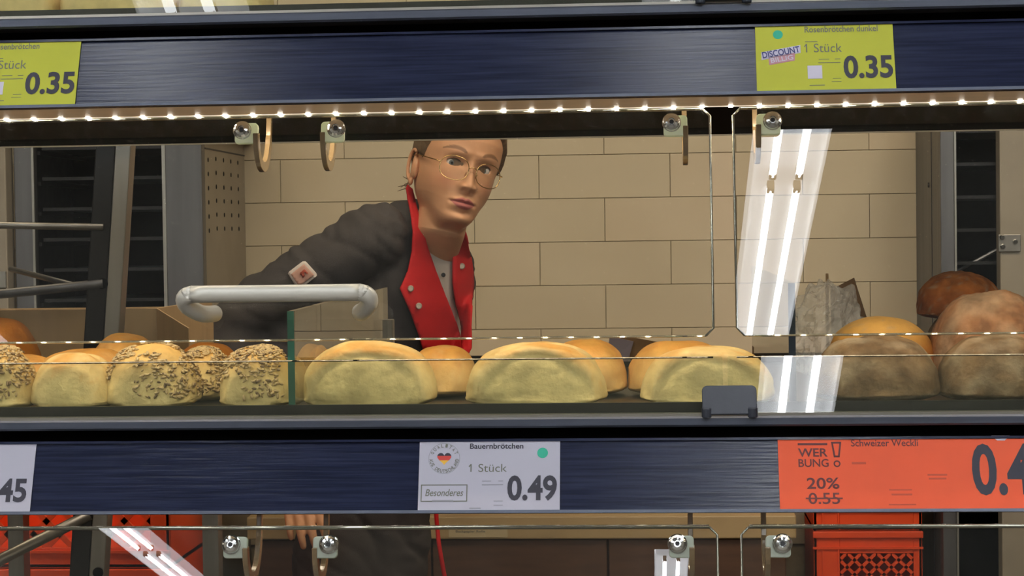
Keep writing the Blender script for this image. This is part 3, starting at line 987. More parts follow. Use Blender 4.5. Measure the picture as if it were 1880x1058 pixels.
def roll(u0, u1, vtop, Y, style, label, seed, depth=None, base=None, face=0.0, k=0, group=None, vbase=None, rz=0.0, hmin=None, name='bread_roll'):
    """a roll or loaf whose sides and top are met at the given pixels when it lies at depth Y"""
    if Y < 1.57:
        Y = 1.520 + (face or 1.0) * (depth or 0.08) / 2
    x0, x1 = at(u0, vtop + 40, Y).x, at(u1, vtop + 40, Y).x
    w = x1 - x0
    zt = at((u0 + u1) / 2, vtop, Y).z
    zb = zk(-0.1383, k) if base is None else base
    if hmin is not None:
        zt = zb + hmin
    h = zt - zb
    d = depth or w * 0.8
    sd = seed
    nu, nv = 64, 40
    vs, cols = [], []
    for j in range(nv + 1):
        t = -pi / 2 + pi * j / nv
        for i in range(nu):
            p = 2 * pi * i / nu
            e = 0.88
            ct, st = cos(t), sin(t)
            X = math.copysign(abs(cos(p)) ** e, cos(p)) * abs(ct) ** 0.70
            Yv = math.copysign(abs(sin(p)) ** e, sin(p)) * abs(ct) ** 0.70
            Z = math.copysign(abs(st) ** 0.92, st)
            # flattened base: the lower half is shallow
            Zw = (Z * 0.84 + 0.16) if Z > 0 else 0.16 + Z * 0.16
            q = (X, Yv, Z)
            b = 1 + 0.055 * nz(q, 1.6, sd) + 0.028 * nz(q, 4.0, sd + 2) + 0.010 * nz(q, 9.0, sd + 8)
            X, Yv = X * b, Yv * b
            Zr = Zw * (1 + 0.05 * nz(q, 1.5, sd + 5) * (Zw > 0.3))
            fmask = 0.0
            if face > 0:
                lim = -face + 0.05 * nz(q, 1.3, sd + 9)
                if Yv < lim:
                    fmask = sm(0.0, 0.30, lim - Yv)
                    Yv = lim + (Yv - lim) * 0.22
            crease = 0.0
            if style in ('bauern', 'gold'):
                # a split across the top where the crust has opened
                cl = Yv * 0.9 + 0.25 * X * ((sd % 3) - 1) + 0.10 * nz(q, 2.5, sd + 3) - 0.12
                crease = exp(-(cl / 0.10) ** 2) * sm(0.35, 0.8, Zr) * (1 - fmask)
                Zr -= 0.05 * crease
                if face > 0:
                    # lip running round the pale torn face
                    rr = sqrt(X * X + (max(0, Zr) - 0.0) ** 2)
                    Yv += 0.055 * exp(-((rr - 0.80 - 0.06 * nz(q, 3, sd)) / 0.045) ** 2) * fmask
            if style in ('dark', 'pink', 'brown'):
                Zr *= 1 + 0.03 * nz(q, 5, sd + 4)
                X *= 1 + 0.02 * nz(q, 6, sd + 6)
            vs.append((X * w / 2 / 1.0, Yv * d / 2, Zr * h))
            n1 = 0.5 + 0.5 * nz(q, 2.2, sd + 11)
            n2 = 0.5 + 0.5 * nz(q, 7.0, sd + 13)
            up = sm(0.35, 0.95, Zr)
            if style == 'bauern':
                t_ = min(1.0, up * (0.30 + 0.55 * sm(0.42, 0.72, n1)) + 0.35 * sm(0.60, 0.85, n2))
                c = PALE * (1 - t_) + (GOLD * 0.6 + ORNG * 0.4) * t_
                c = c * (1 - 0.45 * crease) + PALE * 0.45 * crease
                rim = sm(0.0, 1.0, fmask)
                rr = sqrt(X * X + max(0, Zr) ** 2)
                fc = FACE * (0.86 + 0.20 * n2) * (0.92 + 0.12 * n1) * (1 - 0.08 * exp(-((rr - 0.74) / 0.05) ** 2))
                c = c * (1 - rim) + fc * rim
            elif style == 'gold':
                c = (GOLD * (1 - n1) + ORNG * n1)
                c = c * (1 - 0.5 * (1 - up)) + PALE * 0.5 * (1 - up)
                c = c * (1 - 0.35 * n2 * sm(0.5, 0.7, n1)) + PALE * 0.35 * n2 * sm(0.5, 0.7, n1)
            elif style == 'seed':
                c = PALE * (1 - 0.75 * up) + GOLD * 0.75 * up
                c = c * (0.90 + 0.2 * n2)
                c = c * (1 - fmask) + FACE * 0.93 * fmask
            elif style == 'brown':
                c = BRWN * (1 - up) + (BRWN * (1 - n1) + ORNG * n1) * up
                f = sm(0.62, 0.8, n2) * 0.5
                c = c * (1 - f) + FLOUR * f
            elif style == 'toast':
                c = BRWN * (1 - up * 0.9) + GOLD * up * 0.9
                f = sm(0.62, 0.8, n2) * 0.4
                c = c * (1 - f) + FLOUR * f
            elif style == 'orange':
                c = ORNG * (1 - 0.5 * n1) + BRWN * 0.5 * n1
            elif style == 'pink':
                f = sm(0.40, 0.75, n1) * 0.35 + 0.25 * n2
                c = PINKB * (1 - f) + FLOUR * f
            else:
                f = sm(0.40, 0.75, n1) * 0.38 + 0.25 * n2
                c = DARK * (1 - f) + FLOUR * f * 0.92
            cols.append((c[0], c[1], c[2], 1))
    fs = []
    for j in range(nv):
        for i in range(nu):
            a, b2 = j * nu + i, j * nu + (i + 1) % nu
            fs.append((a, b2, b2 + nu, a + nu))
    fs.append(tuple(range(nu - 1, -1, -1)))
    fs.append(tuple(nv * nu + i for i in range(nu)))
    R = Matrix.Rotation(rz, 3, 'Z')
    vs = [tuple(R @ Vector(p)) for p in vs]
    me = vcol_mesh(name, vs, fs, cols, M_flour if style in ('dark', 'pink', 'brown') else M_crust)
    o = bpy.data.objects.new(name, me)
    COL.objects.link(o)
    o.location = ((x0 + x1) / 2, Y, zb)
    tag(o, label, 'bread' if style in ('dark', 'pink', 'brown', 'toast') else 'bread roll', group)
    if style == 'seed':
        rnd = random.Random(seed)
        for nm, mm, cnt in (('seed_topping', M_seed, 760), ('dark_seed_topping', M_seed2, 200)):
            sb = MB()
            for _ in range(cnt):
                for _try in range(30):
                    i = rnd.randrange(len(vs))
                    p = Vector(vs[i])
                    zz = p.z / h
                    if zz < (0.18 if p.x > -0.1 * w else 0.5) or nz((p.x / w * 2, p.y / d * 2, zz), 1.4, sd + 20) < -0.22:
                        continue
                    break
                nrm = Vector(me.vertices[i].normal) if False else Vector((p.x / (w * w), p.y / (d * d), (p.z - h * 0.16) / (h * h))).normalized()
                a = nrm.orthogonal().normalized()
                a.rotate(Matrix.Rotation(rnd.uniform(0, 2 * pi), 3, nrm))
                bq = nrm.cross(a)
                jit = a * rnd.uniform(-0.002, 0.002) + bq * rnd.uniform(-0.002, 0.002)
                L1 = rnd.uniform(0.0016, 0.0031)
                sb.ellipsoid(p + jit + nrm * 0.0006, (L1, L1 * 0.45, 0.0010), (a, bq, (nrm + a * rnd.uniform(-0.4, 0.4)).normalized()), 6, 4)
            so = sb.build(nm, mm, None, smooth=True)
            so.parent = o
            so['kind'] = 'stuff'
    return o


GS, GB, GD = 'seeded rolls beside the glass divider', 'pale rolls behind the front glass', 'dark loaves on the lower shelf'
# seeded compartment
roll(-70, 66, 638, 1.548, 'seed', 'seed-crusted roll cut by the picture edge in the front row', 1, depth=0.072, group=GS, face=0.75)
roll(62, 212, 648, 1.538, 'bauern', 'pale roll with hardly any seeds beside the seed-crusted edge roll', 2, depth=0.066, group=GS, face=0.75)
roll(196, 364, 634, 1.545, 'seed', 'large seed-covered roll in the middle of the seeded compartment', 3, depth=0.072, group=GS, face=0.85)
roll(404, 541, 638, 1.545, 'seed', 'seeded roll leaning on the green-edged glass divider', 4, depth=0.07, group=GS, face=0.85)
roll(326, 425, 640, 1.625, 'seed', 'small seeded roll peeping out between two front seeded rolls', 5, depth=0.06, group=GS)
roll(60, 262, 640, 1.632, 'gold', 'golden roll lying behind the pale unseeded roll', 6, depth=0.075, group=GS)
roll(-40, 120, 652, 1.628, 'gold', 'orange-gold roll low behind the seed-crusted edge roll', 7, depth=0.06, group=GS)
roll(-90, 70, 586, 1.80, 'orange', 'orange-brown shiny roll in the back row at the picture edge', 8, depth=0.09, group=GS)
roll(168, 290, 613, 1.76, 'gold', 'golden roll in the back row in front of the leaning steel post', 9, depth=0.08, group=GS)
roll(320, 440, 630, 1.74, 'orange', 'brown roll in the back row below the handle end', 10, depth=0.08, group=GS)
# pale rolls
roll(540, 612, 634, 1.635, 'gold', 'orange roll squeezed between glass divider and first pale roll', 11, depth=0.07, group=GB)
roll(556, 802, 626, 1.552, 'bauern', 'large pale-faced roll right of the green-edged divider', 12, depth=0.085, group=GB, face=0.55)
roll(748, 878, 634, 1.650, 'gold', 'orange-topped roll behind and between the two largest pale rolls', 13, depth=0.075, group=GB)
roll(856, 1112, 629, 1.552, 'bauern', 'large pale-faced roll below the red jacket lapels', 14, depth=0.085, group=GB, face=0.55)
roll(1000, 1152, 624, 1.655, 'gold', 'round orange roll behind the pale roll below the red lapels', 15, depth=0.085, group=GB)
roll(1150, 1345, 625, 1.650, 'gold', 'orange-gold roll with flour behind the pale roll with the black clip', 16, depth=0.085, group=GB)
roll(1178, 1418, 636, 1.552, 'bauern', 'pale-faced roll behind the black glass clip', 17, depth=0.08, group=GB, face=0.55)
# dark loaves
roll(1490, 1722, 616, 1.552, 'dark', 'grey-floured dark loaf in front next to the lamp reflection', 18, depth=0.085, group=GD, name='dark_loaf')
roll(1722, 1935, 616, 1.552, 'dark', 'grey-floured dark loaf in front cut by the picture edge', 19, depth=0.085, group=GD, name='dark_loaf')
roll(1512, 1722, 583, 1.70, 'toast', 'flat-topped loaf with golden crust behind the front dark loaf', 20, depth=0.095, group=GD, name='dark_loaf')
roll(1706, 1930, 535, 1.69, 'pink', 'tall reddish-brown floured loaf behind the edge loaf', 21, depth=0.11, group=GD, name='dark_loaf')
lower = roll(1694, 1870, 572, 1.93, 'dark', 'dark loaf half hidden under the topmost brown loaf', 22, depth=0.10, group=GD, name='dark_loaf')
roll(1682, 1838, 500, 1.93, 'brown', 'brown loaf with orange top lying topmost in front of the steel oven', 23, depth=0.09,
     base=at(1760, 585, 1.93).z, group=GD, name='dark_loaf')
# rolls standing on the shelf above, only their foot in view
for i, (a, b) in enumerate(((-60, 112), (118, 330), (335, 500))):
    roll(a, b, 0, 1.545, 'bauern', ['pale roll on the upper shelf at the picture corner', 'wide pale roll on the upper shelf above the yellow label edge',
                                    'pale roll on the upper shelf above the hinge screws'][i], 30 + i, depth=0.08, k=1, hmin=0.052, face=0.6, group='rolls on the upper shelf')

# ------------------------------------------------------------------ bakery behind the shelves
def zpx(v, Y, u=1192):
    return at(u, v, Y).z


# left oven cabinet with a perforated side
YF = 3.94
xr = at(372, 400, YF).x
t = thing('oven_cabinet', (-1.2, 4.15, 0), 'tall steel oven cabinet with a perforated side and dark tray racks', 'oven cabinet')
xo0, xo1 = at(62, 400, YF).x, at(303, 400, YF).x
xl = at(26, 400, YF).x
ztop = 1.60
MB().box((xo1, YF, 0), (xr, YF + 0.03, ztop)).build('front_post', M_steel_dark, t, bevel=0.003)
MB().box((xo1 - 0.004, YF - 0.004, 0.1), (xo1 + 0.003, YF + 0.004, ztop)).build('door_seal', M_alu, t)
MB().box((xl, YF, 0), (xo0, YF + 0.03, ztop)).build('front_post', M_steel_dark, t, bevel=0.003)
MB().box((xo0 - 0.002, YF - 0.004, 0.1), (xo0 + 0.003, YF + 0.004, ztop)).build('door_seal', M_alu, t)
side = MB().box((xr - 0.012, YF + 0.03, 0), (xr, WALLY - 0.012, ztop)).build('perforated_side', M_steel_panel, t)
hb = MB()
for i in range(5):
    for j in range(6):
        y = 3.998 + 0.0735 * i
        z = zpx(294.5 + 25.1 * j + (4 if i == 0 else 0), 4.15, 411)
        hb.lathe([(0, 0), (0.0050, 0), (0.0050, 0.0008), (0, 0.0008)], (xr - 0.0002, y, z), (1, 0, 0), 10)
pf = hb.build('perforation', M_void, side)
pf['kind'] = 'stuff'
MB().box((xr - 0.012, YF + 0.03, zpx(272, YF, 380)), (xr + 0.0012, WALLY - 0.012, zpx(272, YF, 380) + 0.003)).build('side_seam', M_socket, side)
MB().box((xl, YF - 0.01, ztop - 0.01), (xr + 0.05, WALLY - 0.02, ztop + 0.05)).build('hood', M_black, t)
MB().box((xl, WALLY - 0.05, 0), (xr - 0.012, WALLY - 0.03, ztop)).build('back_panel', M_void, t)
MB().box((xl, YF + 0.03, 0), (xl + 0.01, WALLY - 0.05, ztop)).build('inner_wall', M_black, t)
MB().box((xo0, YF + 0.01, 0), (xo1, WALLY - 0.05, 0.10)).build('bottom_panel', M_black, t)
for i in range(-8, 5):
    z = zpx(326 - 56.3 * i, YF, 190)
    b = MB()
    b.box((xo0 + 0.012, YF + 0.03, z - 0.004), (xo1 - 0.012, YF + 0.36, z + 0.002))
    b.box((xo0 + 0.012, YF + 0.025, z - 0.004), (xo1 - 0.012, YF + 0.032, z + 0.003))
    b.build('baking_tray', M_rack, t)
    for s, xx in ((1, xo0 + 0.004), (-1, xo1 - 0.010)):
        MB().box((xx, YF + 0.02, z - 0.014), (xx + 0.006, YF + 0.36, z - 0.006)).build('runner', M_rack, t)
# opened door at the picture edge
dr = MB().box((xl - 0.30, YF - 0.03, 0.1), (xl - 0.006, YF + 0.02, ztop)).build('oven_door', M_steel_panel, t, bevel=0.003)
hx = at(4, 512, YF - 0.035).x
hz = zpx(512, YF, 5)
MB().box((hx - 0.03, YF - 0.037, hz - 0.018), (hx + 0.008, YF - 0.03, hz + 0.016)).build('hinge', M_alu, dr)

# right oven
YR = 4.0
xa = at(1727, 400, YR).x
t = thing('oven_cabinet', (0.9, 4.2, 0), 'steel oven cabinet behind the dark loaves with a hinged door', 'oven cabinet')
xb, xc = at(1753, 400, YR).x, at(1831, 400, YR).x
sp = MB().box((xa, YR + 0.03, 0), (xa + 0.012, WALLY - 0.012, ztop)).build('side_panel', M_steel_dark, t)
MB().box((xa - 0.0012, YR + 0.12, 0), (xa + 0.001, YR + 0.124, ztop)).build('seam', M_socket, sp)
MB().lathe([(0, 0), (0.006, 0), (0.005, 0.003), (0, 0.003)], (xa, YR + 0.16, zpx(340, YR + .16, 1700)), (-1, 0, 0), 10).build('screw', M_socket, sp)
MB().box((xa, YR, 0), (xb, YR + 0.03, ztop)).build('front_post', M_steel_dark, t, bevel=0.002)
MB().box((xb - 0.001, YR - 0.004, 0.1), (xb + 0.003, YR + 0.004, ztop)).build('door_seal', M_alu, t)
MB().box((xa + 0.012, WALLY - 0.05, 0), (1.5, WALLY - 0.03, ztop)).build('back_panel', M_void, t)
MB().box((xa, YR, ztop), (1.5, WALLY - 0.02, ztop + 0.05)).build('hood', M_black, t)
MB().box((1.49, YR + 0.02, 0), (1.5, WALLY - 0.05, ztop)).build('side_panel', M_steel_dark, t)
MB().box((xb, YR + 0.01, 0), (1.49, WALLY - 0.05, 0.10)).build('bottom_panel', M_black, t)
for i in range(-9, 5):
    z = zpx(300 - 61 * i, YR, 1790)
    b = MB()
    b.box((xb + 0.008, YR + 0.03, z - 0.004), (1.40, YR + 0.33, z + 0.002))
    b.box((xb + 0.008, YR + 0.025, z - 0.004), (1.40, YR + 0.032, z + 0.003))
    b.build('baking_tray', M_rack, t)
MB().tube([at(1757, 498, YR + 0.05), at(1832, 458, YR + 0.05)], 0.004, 8).build('strut', M_steel_dark, t)
dr = MB().box((xc, YR - 0.03, 0.1), (1.45, YR + 0.015, ztop)).build('oven_door', M_steel_panel, t, bevel=0.003)
h0, h1 = at(1833, 431, YR - 0.035), at(1874, 462, YR - 0.035)
hg = MB().box((h0.x, YR - 0.036, h1.z), (h1.x, YR - 0.03, h0.z)).build('hinge', M_steel, dr, bevel=0.001)
kn = MB()
for (uu, vv) in ((1840, 436), (1841, 453), (1864, 444)):
    kn = MB().lathe([(0, 0), (0.006, 0), (0.004, 0.004), (0, 0.004)], at(uu, vv, YR - 0.036), (0, -1, 0), 10)
    kn.build('hinge_screw', M_chrome, dr)

# leaning steel trolley with a carton on its plate
YT = 2.40
t = thing('tray_trolley', (-0.9, 2.6, 0), 'steel tray trolley with a leaning post and grab rods behind the seeded rolls', 'trolley')
p_top, p_bot = at(222, 200, YT), at(165, 1120, YT)
dirv = (p_bot - p_top).normalized()
p_floor = p_top + dirv * ((p_top.z - 0.06) / -dirv.z)
side_v = Vector((1, 0, 0)) - dirv * dirv.x
side_v.normalize()
dep = Vector((0, 1, 0))


def post(a, b, w, d, name, m, par):
    q = [a + side_v * sx * w + dep * dy * d for sx, dy in ((0, 0), (1, 0), (1, 1), (0, 1))]
    q2 = [b + side_v * sx * w + dep * dy * d for sx, dy in ((0, 0), (1, 0), (1, 1), (0, 1))]
    return MB().hexa(q2 + q).build(name, m, par, bevel=0.0015)


pw = 0.0255
post(p_top - side_v * 0.030, p_floor - side_v * 0.030, pw, 0.004, 'post_face', M_rack, t)
post(p_top - side_v * 0.030 + side_v * pw, p_floor - side_v * 0.030 + side_v * pw, 0.020, 0.026, 'post', M_steel, t)
hole = at(188, 521, YT - 0.001)
MB().lathe([(0, 0), (0.007, 0), (0.007, 0.001), (0, 0.001)], hole, (0, -1, 0), 14).build('post_hole', M_void, t)
hole = at(180, 1052, YT - 0.001)
MB().lathe([(0, 0), (0.007, 0), (0.007, 0.001), (0, 0.001)], hole, (0, -1, 0), 14).build('post_hole', M_void, t)
MB().tube([at(-260, 410, YT), at(190, 417, YT)], 0.0045, 10).build('grab_rod', M_steel, t, smooth=True)
MB().tube([at(-260, 566, YT + 0.05), at(190, 521, YT)], 0.0062, 10).build('grab_rod', M_steel_dark, t, smooth=True)
MB().tube([at(20, 494, YT + 0.3), at(150, 528, YT + 0.05)], 0.004, 10).build('grab_rod', M_steel_dark, t, smooth=True)
MB().tube([at(-260, 1160, YT - 0.05), at(165, 945, YT)], 0.0075, 10).build('grab_rod', M_steel, t, smooth=True)
xpl = at(-260, 500, YT).x
post(Vector((xpl, YT, p_top.z)), Vector((xpl, YT, 0.06)), pw, 0.03, 'post', M_steel, t)
xbx0, xbx1 = at(-190, 600, 2.62).x, at(288, 600, 2.62).x
MB().box((xpl, YT + 0.03, 1.040), (xbx1 + 0.06, 3.0, 1.052)).build('plate', M_steel, t)
for xx in (xpl, xbx1 - 0.02):
    MB().box((xx, 2.95, 0.06), (xx + 0.025, 2.98, 1.04)).build('post', M_steel, t)
MB().box((xpl, YT + 0.0, 0.25), (xbx1 + 0.02, 2.98, 0.27)).build('plate', M_steel, t)
for xx in (xpl + 0.02, xbx1 - 0.03):
    for yy in (YT + 0.03, 2.93):
        MB().tube([(xx - 0.012, yy, 0.031), (xx + 0.012, yy, 0.031)], 0.03, 14).build('castor_wheel', M_socket, t)

# carton on the trolley plate
zt = zpx(568, 2.62, 150)
t = thing('cardboard_box', ((xbx0 + xbx1) / 2, 2.8, 1.0525), 'open cardboard box behind the leaning steel post', 'cardboard box')
cb = MB()
cb.box((xbx0, 2.62, 1.0525), (xbx1, 2.626, zt))
cb.box((xbx0, 2.96, 1.0525), (xbx1, 2.966, zt - 0.01))
cb.box((xbx0, 2.626, 1.0525), (xbx0 + 0.006, 2.96, zt))
cb.box((xbx1 - 0.006, 2.626, 1.0525), (xbx1, 2.96, zt))
cb.box((xbx0, 2.626, 1.0525), (xbx1, 2.96, 1.058))
cb.build('carton', M_card, t)
fa, fb = Vector((xbx1, 2.62, zt)), at(346, 603, 2.46)
MB().hexa([(fa.x, fa.y, 1.0525), (fb.x, fb.y, 1.0525), (fb.x, fb.y + 0.006, 1.0525), (fa.x, fa.y + 0.006, 1.0525),
           (fa.x, fa.y, zt), tuple(fb), (fb.x, fb.y + 0.006, fb.z), (fa.x, fa.y + 0.006, zt)]).build('flap', M_card, t)


# red lattice crates
def crate(x0, x1, y0, y1, z0, h, label, cells=5, frame_l=0.24):
    t = thing('plastic_crate', ((x0 + x1) / 2, (y0 + y1) / 2, z0), label, 'crate', 'red crates in the bakery')
    th = 0.006
    b = MB()
    b.box((x0, y1 - th, z0), (x1, y1, z0 + h)).build('back_wall', M_crate, t)
    MB().box((x0, y0, z0), (x0 + th, y1, z0 + h)).build('side_wall', M_crate, t)
    MB().box((x1 - th, y0, z0), (x1, y1, z0 + h)).build('side_wall', M_crate, t)
    MB().box((x0, y0, z0), (x1, y1, z0 + 0.006)).build('bottom', M_crate, t)
    w = x1 - x0
    fl = w * frame_l
    za, zb = z0 + h * 0.22, z0 + h * 0.80
    f = MB()
    f.box((x0, y0, z0), (x0 + fl, y0 + th, z0 + h))
    f.box((x1 - w * 0.08, y0, z0), (x1, y0 + th, z0 + h))
    f.box((x0 + fl, y0, z0), (x1 - w * 0.08, y0 + th, za))
    f.box((x0 + fl, y0, zb), (x1 - w * 0.08, y0 + th, z0 + h))
    f.build('front_frame', M_crate, t, bevel=0.001)
    MB().box((x0 - 0.002, y0 - 0.006, z0 + h - 0.014), (x1 + 0.002, y0, z0 + h)).build('rim', M_crate, t, bevel=0.0015)
    MB().box((x0 - 0.002, y0 - 0.004, z0 + h * 0.84), (x1 + 0.002, y0, z0 + h * 0.86)).build('rib', M_crate, t)
    MB().box((x0, y0 - 0.004, z0 + h * 0.16), (x1, y0, z0 + h * 0.19)).build('rib', M_crate, t)
    for xx in (x0 + fl * 0.35, x0 + fl * 0.95):
        MB().box((xx - 0.0015, y0 - 0.003, z0 + 0.01), (xx + 0.0015, y0, z0 + h * 0.84)).build('rib', M_crate, t)
    lat = MB()
    lx0, lx1 = x0 + fl, x1 - w * 0.08
    s = (lx1 - lx0) / cells
    hw = s * 0.11
    H = zb - za
    for sg in (1, -1):
        n = int(cells + H / s) + 2
        for i in range(-n, n + 1):
            # bar z - za = sg * (x - c)
            c = lx0 + i * s
            pts = []
            xs0, xs1 = (c, c + H) if sg == 1 else (c - H, c)
            a, b2 = max(xs0, lx0), min(xs1, lx1)
            if b2 - a < s * 0.05:
                continue
            zz = lambda x: za + (x - c if sg == 1 else c - x)
            d = hw * sqrt(2)
            lat.hexa([(a, y0 + 0.001, zz(a) - d), (b2, y0 + 0.001, zz(b2) - d), (b2, y0 + th - 0.001, zz(b2) - d), (a, y0 + th - 0.001, zz(a) - d),
                      (a, y0 + 0.001, zz(a) + d), (b2, y0 + 0.001, zz(b2) + d), (b2, y0 + th - 0.001, zz(b2) + d), (a, y0 + th - 0.001, zz(a) + d)])
    lat.build('lattice', M_crate, t)
    return t


cx0, cx1 = at(1494, 1000, 4.06).x, at(1693, 1000, 4.06).x
zs = zpx(974, 4.06, 1590)
hcr = 0.20
names = ['red lattice crate hanging partly behind the orange label, topmost of its stack', 'red lattice crate with diamond holes below the orange label',
         'red crate third from the top beneath the orange label', 'red crate at the foot of the stack beneath the orange label']
z = zs
while z - hcr > 0.02:
    z -= hcr
crate_z = []
zz0 = zs
levels = [zs + 0.0]
n_low = int(zs / hcr)
hc = zs / n_low
for i in range(n_low):
    crate(cx0, cx1, 4.06, 4.30, hc * i, hc - 0.002, names[max(1, min(3, n_low - i))] if i < n_low else names[0])
crate(cx0, cx1, 4.06, 4.30, zs, hc, names[0])

lx0, lx1 = at(-130, 1000, 3.25).x, at(312, 1000, 3.25).x
xm = at(30, 1000, 3.25).x
zl = zpx(1043, 3.25, 150)
nl = 3
hl = zl / nl
lab_l = ['red crate at the foot of the stack behind the leaning steel post', 'red crate second from the floor behind the leaning steel post',
         'red crate with ribs below the lamp reflection at the picture corner']
for i in range(nl):
    crate(lx0, lx1, 3.25, 3.55, hl * i, hl - 0.002, lab_l[i], cells=8, frame_l=0.06)
crate(lx0, lx1, 3.25, 3.55, zl, hl * 0.62, 'red lattice crate behind the leaning steel post, topmost of its stack', cells=8, frame_l=0.06)

# work table against the tiled wall
YW = 3.98
t = thing('work_table', (-0.1, 4.2, 0), 'tan work table with brown front against the tiled wall', 'table')
tx0, tx1 = -0.86, at(1462, 970, YW).x
zt1, zt0 = zpx(948, YW, 1100), zpx(990, YW, 1100)
MB().box((tx0, YW, zt0), (tx1, WALLY - 0.012, zt1)).build('table_top', M_worktop, t, bevel=0.003)
for i in range(3):
    a, b = tx0 + 0.02 + i * (tx1 - tx0 - 0.04) / 3, tx0 + 0.02 + (i + 1) * (tx1 - tx0 - 0.04) / 3
    MB().box((a + 0.002, YW + 0.012, 0.10), (b - 0.002, YW + 0.03, zt0 - 0.003)).build('front_panel', M_wood, t, bevel=0.002)
MB().box((tx0 + 0.02, YW + 0.03, 0), (tx1 - 0.02, WALLY - 0.03, zt0)).build('carcass', M_wood, t)
fr_p = (at(824, 987, YW - 0.001), Vector((1, 0, 0)), Vector((0, 0, 1)), Vector((0, -1, 0)))
wl, hl2 = at(932, 987, YW).x - at(824, 987, YW).x, 0.021
pl = tag(MB().extrude(rect(0, 0, wl, hl2), fr_p, 0.0008).build('paper_label', mat('cream_paper', rgb(196, 176, 136), 0.7), origin=fr_p[0]),
         'narrow cream paper label stuck to the tan table edge', 'paper label')
frq = (fr_p[0] + Vector((0, -0.0008, 0)), fr_p[1], fr_p[2], fr_p[3])
put_text(MB(), 'Backpapier Rolle', frq, wl * 0.12, hl2 * 0.42, wl * 0.62, hl2 * 0.72, bold=0.01).build('lettering', M_ink_grey, pl)

# small things at the back of the lower shelf
zb = zk(-0.1384, 0)
c0, c1 = at(1118, 655, 1.99), at(1206, 620, 1.99)
t = thing('card_holder', ((c0.x + c1.x) / 2, 1.99, zb), 'tilted grey card in a dark holder between two pale rolls', 'card holder')
MB().box((c0.x - 0.004, 1.985, zb), (c1.x, 2.02, zb + 0.006)).build('holder_base', M_black, t)
MB().hexa([(at(1113, 652, 1.985).x, 1.985, zb + 0.004), (at(1152, 652, 1.985).x, 1.985, zb + 0.004), (at(1152, 652, 1.985).x, 1.989, zb + 0.004), (at(1113, 652, 1.985).x, 1.989, zb + 0.004),
           (at(1119, 620, 1.99).x, 1.995, zpx(618, 1.99, 1120)), (at(1163, 626, 1.99).x, 1.995, zpx(628, 1.99, 1160)), (at(1163, 626, 1.99).x, 1.999, zpx(628, 1.99, 1160)),
           (at(1119, 620, 1.99).x, 1.999, zpx(618, 1.99, 1120))]).build('card', mat('lilac_grey_card', rgb(128, 116, 122), 0.6), t)
MB().hexa([(at(1160, 652, 1.985).x, 1.992, zb + 0.004), (at(1206, 652, 1.985).x, 1.992, zb + 0.004), (at(1206, 652, 1.985).x, 1.998, zb + 0.004), (at(1160, 652, 1.985).x, 1.998, zb + 0.004),
           (at(1135, 615, 1.99).x, 2.0, zpx(616, 1.99, 1140)), (at(1213, 632, 1.99).x, 2.0, zpx(630, 1.99, 1210)), (at(1213, 632, 1.99).x, 2.006, zpx(634, 1.99, 1210)),
           (at(1135, 615, 1.99).x, 2.006, zpx(620, 1.99, 1140))]).build('brown_card', M_card_dark, t)
a0, a1 = at(1384, 652, 2.0), at(1476, 637, 2.0)
t = thing('small_carton', ((a0.x + a1.x) / 2, 2.01, zb), 'small brown carton at the shelf back beside the dark-edged divider', 'carton')
MB().box((a0.x, 2.0, zb), (at(1448, 640, 2.0).x, 2.03, a1.z)).build('carton', M_card_dark, t)
MB().box((at(1415, 640, 2.0).x, 2.0, a1.z), (at(1437, 640, 2.0).x, 2.02, a1.z + 0.003)).build('tab', M_black, t)

# plastic bag and an upright carton at the back of the loaf compartment
bc = at(1518, 575, 1.86)
bw, bh = at(1590, 575, 1.86).x - at(1452, 575, 1.86).x, at(1518, 513, 1.86).z - zb
vs, fs = [], []
nu, nv = 72, 48
for j in range(nv + 1):
    tt = -pi / 2 + pi * j / nv
    for i in range(nu):
        p = 2 * pi * i / nu
        q = Vector((cos(p) * cos(tt), sin(p) * cos(tt), sin(tt)))
        r = 0.92 + 0.26 * noise.noise(q * 2.1 + Vector((3, 1, 2))) + 0.34 * abs(noise.noise(q * 3.6)) + 0.07 * abs(noise.noise(q * 9))
        zz = q.z * r
        vs.append((q.x * r * bw * 0.46, q.y * r * 0.045, max(0.0, (zz * 0.5 + 0.45) * bh * (1 - 0.0))))
for j in range(nv):
    for i in range(nu):
        a, b = j * nu + i, j * nu + (i + 1) % nu
        fs.append((a, b, b + nu, a + nu))
me = bpy.data.meshes.new('plastic_bag')
me.from_pydata(vs, [], fs)
M_bag = glass_mat('crinkled_plastic_film', (0.985, 0.98, 0.97, 1), haze=0.30, haze_color=(1.0, 0.97, 0.93, 1), rough=0.08, ior=1.35)
me.materials.append(M_bag)
o = bpy.data.objects.new('plastic_bag', me)
COL.objects.link(o)
o.location = (bc.x, 1.86, zb)
tag(o, 'crumpled clear plastic bag behind the golden-topped loaf', 'plastic bag')
b0, b1 = at(1543, 580, 1.93), at(1588, 512, 1.93)
t = thing('upright_carton', (b0.x, 1.96, zb), 'upright brown cardboard corner rising behind the plastic bag', 'cardboard')
MB().extrude([(0, 0), (0.052, 0), (at(1587, 520, 1.93).x - b0.x, b1.z - zb), (0, at(1543, 535, 1.93).z - zb)],
             (Vector((b0.x - 0.004, 1.985, zb)), Vector((1, -0.3, 0)).normalized(), Vector((0, 0, 1)), Vector((-0.3, -1, 0)).normalized()), 0.003).build('board_face', M_card_dark, t)
MB().extrude([(0, 0), (0.03, 0), (0.03, 0.08), (0, 0.095)], (Vector((b0.x - 0.006, 1.99, zb)), Vector((0.1, 1, 0)).normalized(), Vector((0, 0, 1)), Vector((-1, 0.1, 0)).normalized()), 0.003).build('board_side', M_card, t)

